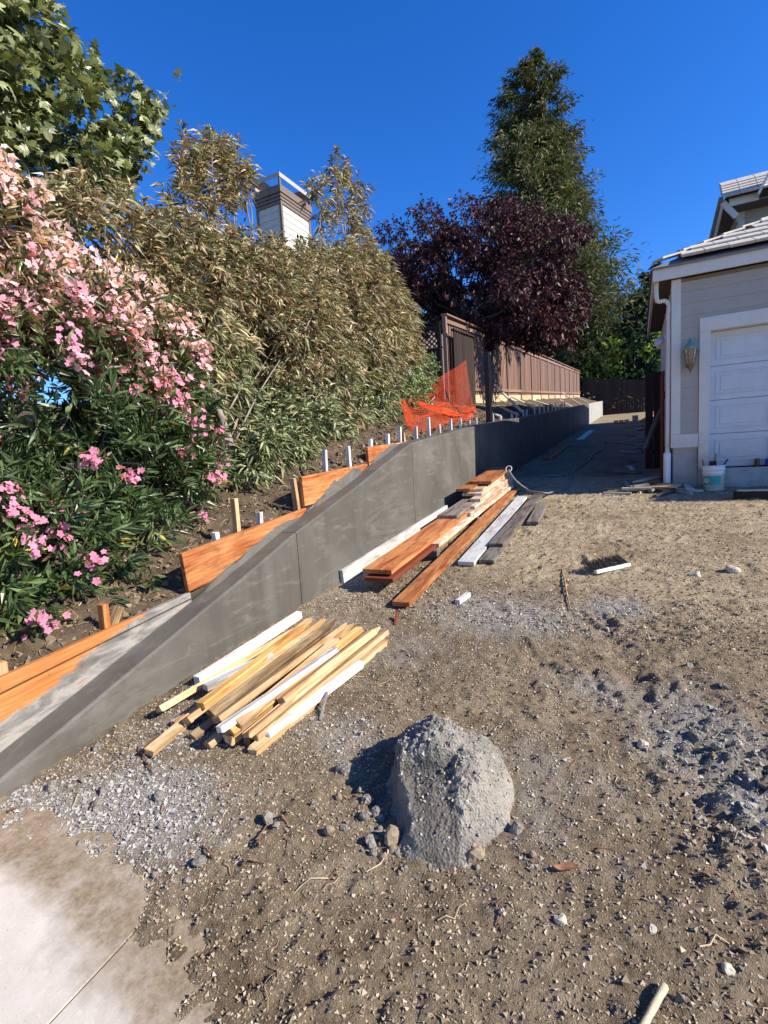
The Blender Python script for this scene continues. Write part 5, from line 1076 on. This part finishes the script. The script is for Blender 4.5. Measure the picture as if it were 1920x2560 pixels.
conifer('redwood_tree', 'towering redwood with bronze green sprays behind the plum tree', (rbx[0] - .3, 54, 5.0), H_ * 1.035, 8.5, 190000, GC, 81, .02, None, .68, .13, .66, lean=-.055)
# small conifers beyond
GC2 = [(.03, .06, .04), (.045, .08, .05), (.025, .05, .035)]
def far_con(px, ptop, y, R, label, seed, n=16000):
    t_ = PY(px, ptop, y); conifer('conifer_tree', label, (t_[0], y, 5), t_[2] - 5, R, n, GC2, seed, .1, 'conifers beyond the houses', .6, .17, .8)
far_con(925, 580, 48, 1.7, 'slim conifer beside the dark roof corner', 82); far_con(1010, 545, 52, 2.4, 'conifer tip showing through the plum tree', 83); far_con(1105, 580, 55, 2.6, 'conifer mostly hidden behind the plum tree', 84); far_con(830, 560, 50, 2.6, 'conifer behind the leggy oleander shoots', 87)
far_con(1597, 715, 50.5, 2.6, 'lower dark conifer beside the garage eave', 85); far_con(1632, 640, 51.5, 3.0, 'taller dark conifer rising behind the garage eave', 86, 24000); far_con(1705, 600, 75, 2.4, 'conifer tip peeking above the garage roof', 88)
# bright broadleaf tree behind the cross fence
gb = empty('broadleaf_tree', (0, 0, 0), 'sunlit yellow green broadleaf tree behind the far cross fence', 'tree'); g = np.random.default_rng(91)
PB = [(PY(px, py, 49.6), (r, 1.2, r * .7)) for px, py, r in [(1530, 870, 1.6), (1590, 890, 1.8), (1640, 870, 1.6), (1560, 930, 1.6), (1620, 945, 1.5), (1500, 920, 1.4), (1690, 900, 2.0), (1750, 900, 2.0)]]
P, N = sample_blobs(PB, 800, g, .5, .6); V, F, C, A = shoots(P, N, g, 10, .28, .16, .7, [(.20, .30, .045), (.28, .40, .07), (.12, .19, .03), (.34, .44, .09)], .2, .3, .9); link('crown', npmesh('crown', V, [F], C), gb, M['leaf'])
mb = MB(); c = PY(1590, 950, 50); mb.tube(np.linspace((c[0], 50, 3.5), (c[0], 50, c[2] + 1), 6), .2, 7); t_ = g.choice(len(P), 20); stems(mb, np.tile([c[0], 50, c[2]], (20, 1)), P[t_], g, .08, .02); mb.build('trunk', M['darkbark'], gb, True)

# ------------------------------------------------------------------ neighbour's house with chimney
nh = empty('neighbour_house', (0, 0, 0), 'brown roofed house with a clapboard chimney behind the oleanders', 'house')
CY = 13.0; cc = PY(703, 520, CY); cx1 = cc[0]; cx0 = cx1 - .95; cy1 = CY + 1.5
ztop = PY(690, 425, CY)[2]; 
zb = ztop - .96                                             # top of the clapboards
ch = empty('chimney'); ch.parent = nh
box('core', (cx0 + .03, CY + .03, 3), (cx1 - .03, cy1 - .03, zb), M['cream'], ch, 0)
hx_ = npmesh('siding_board', np.array([(0, -.004, .2), (0, -.018, 0), (0, .01, 0), (0, .01, .2), (1, -.004, .2), (1, -.018, 0), (1, .01, 0), (1, .01, .2)], float), [np.array([[0, 1, 5, 4], [1, 2, 6, 5], [3, 0, 4, 7], [2, 3, 7, 6], [0, 3, 2, 1], [4, 5, 6, 7]])]); hx_.materials.append(M['cream'])
for k in range(14):
    z = zb - .2 * (k + 1)
    o = bpy.data.objects.new('siding_board', hx_); COL.objects.link(o); o.parent = ch; o.location = (cx0 + .05, CY + .02, z); o.scale = (.85, 1, 1)
    o = bpy.data.objects.new('siding_board', hx_); COL.objects.link(o); o.parent = ch; o.location = (cx1 - .02, CY + .05, z); o.rotation_euler = (0, 0, math.pi / 2); o.scale = (1.4, 1, 1)
for x, y in ((cx1 - .06, CY - .02), (cx0 - .02, CY - .02), (cx1 - .06, cy1 - .06)): box('corner_trim', (x, y, 3), (x + .08, y + .08, zb), M['brownpaint'], ch)
for a, b, e in ((-.01, .08, .02), (.095, .175, .035), (.19, .27, .05), (.285, .50, .08)): box('chimney_band', (cx0 - e, CY - e, zb + a), (cx1 + e, cy1 + e, zb + b), M['brownpaint'], ch, .005)
for x, y in ((cx0 - .07, CY - .07), (cx1 + .01, CY - .07), (cx0 - .07, cy1), (cx1 + .01, cy1)): box('shroud_post', (x, y, zb + .50), (x + .06, y + .06, zb + .71), M['brownpaint'], ch)
Vs = []
for e, z in ((.09, zb + .70), (.09, zb + .83), (-.14, zb + .97)): Vs += [(cx0 - e, CY - e, z), (cx1 + e, CY - e, z), (cx1 + e, cy1 + e, z), (cx0 - e, cy1 + e, z)]
Fs = [[k + i, k + (i + 1) % 4, k + 4 + (i + 1) % 4, k + 4 + i] for k in (0, 4) for i in range(4)]
link('shroud_cap', npmesh('shroud_cap', np.array(Vs), [np.array(Fs)]), ch, M['brace'])
# roof of that house
ey = 17.5; e0 = PY(872, 622, ey); e1 = PY(935, 705, ey)
sl = (e0[2] - e1[2]) / (e1[0] - e0[0]); rw_ = 4.0; rx = e1[0] - rw_; rzz = e1[2] + sl * rw_ if sl < 1.2 else e1[2] + .7 * rw_
Vr = np.array([(e1[0], ey, e1[2]), (e1[0], ey + 10, e1[2]), (rx, ey + 10, rzz), (rx, ey, rzz), (rx - rw_, ey, e1[2]), (rx - rw_, ey + 10, e1[2])])
nr = link('roof', npmesh('roof', Vr, [np.array([[0, 1, 2, 3], [3, 2, 5, 4]])]), nh, M['shingle'])
beam('rake_board', (e1[0], ey - .03, e1[2] - .08), (rx, ey - .03, rzz - .08), .05, .22, M['brownpaint'], nh, up=(0, 1, 0)); beam('rake_board', (rx - rw_, ey - .03, e1[2] - .08), (rx, ey - .03, rzz - .08), .05, .22, M['brownpaint'], nh, up=(0, 1, 0))
box('wall', (rx - rw_ + .4, ey + .3, 3), (e1[0] - .4, ey + 9.7, e1[2] - .05), M['brownpaint'], nh, 0)
Vg = np.array([(rx - rw_ + .4, ey + .3, e1[2] - .05), (e1[0] - .4, ey + .3, e1[2] - .05), (rx, ey + .3, rzz - .3)]); link('gable', npmesh('gable', Vg, [np.array([[0, 1, 2]])]), nh, M['brownpaint'])
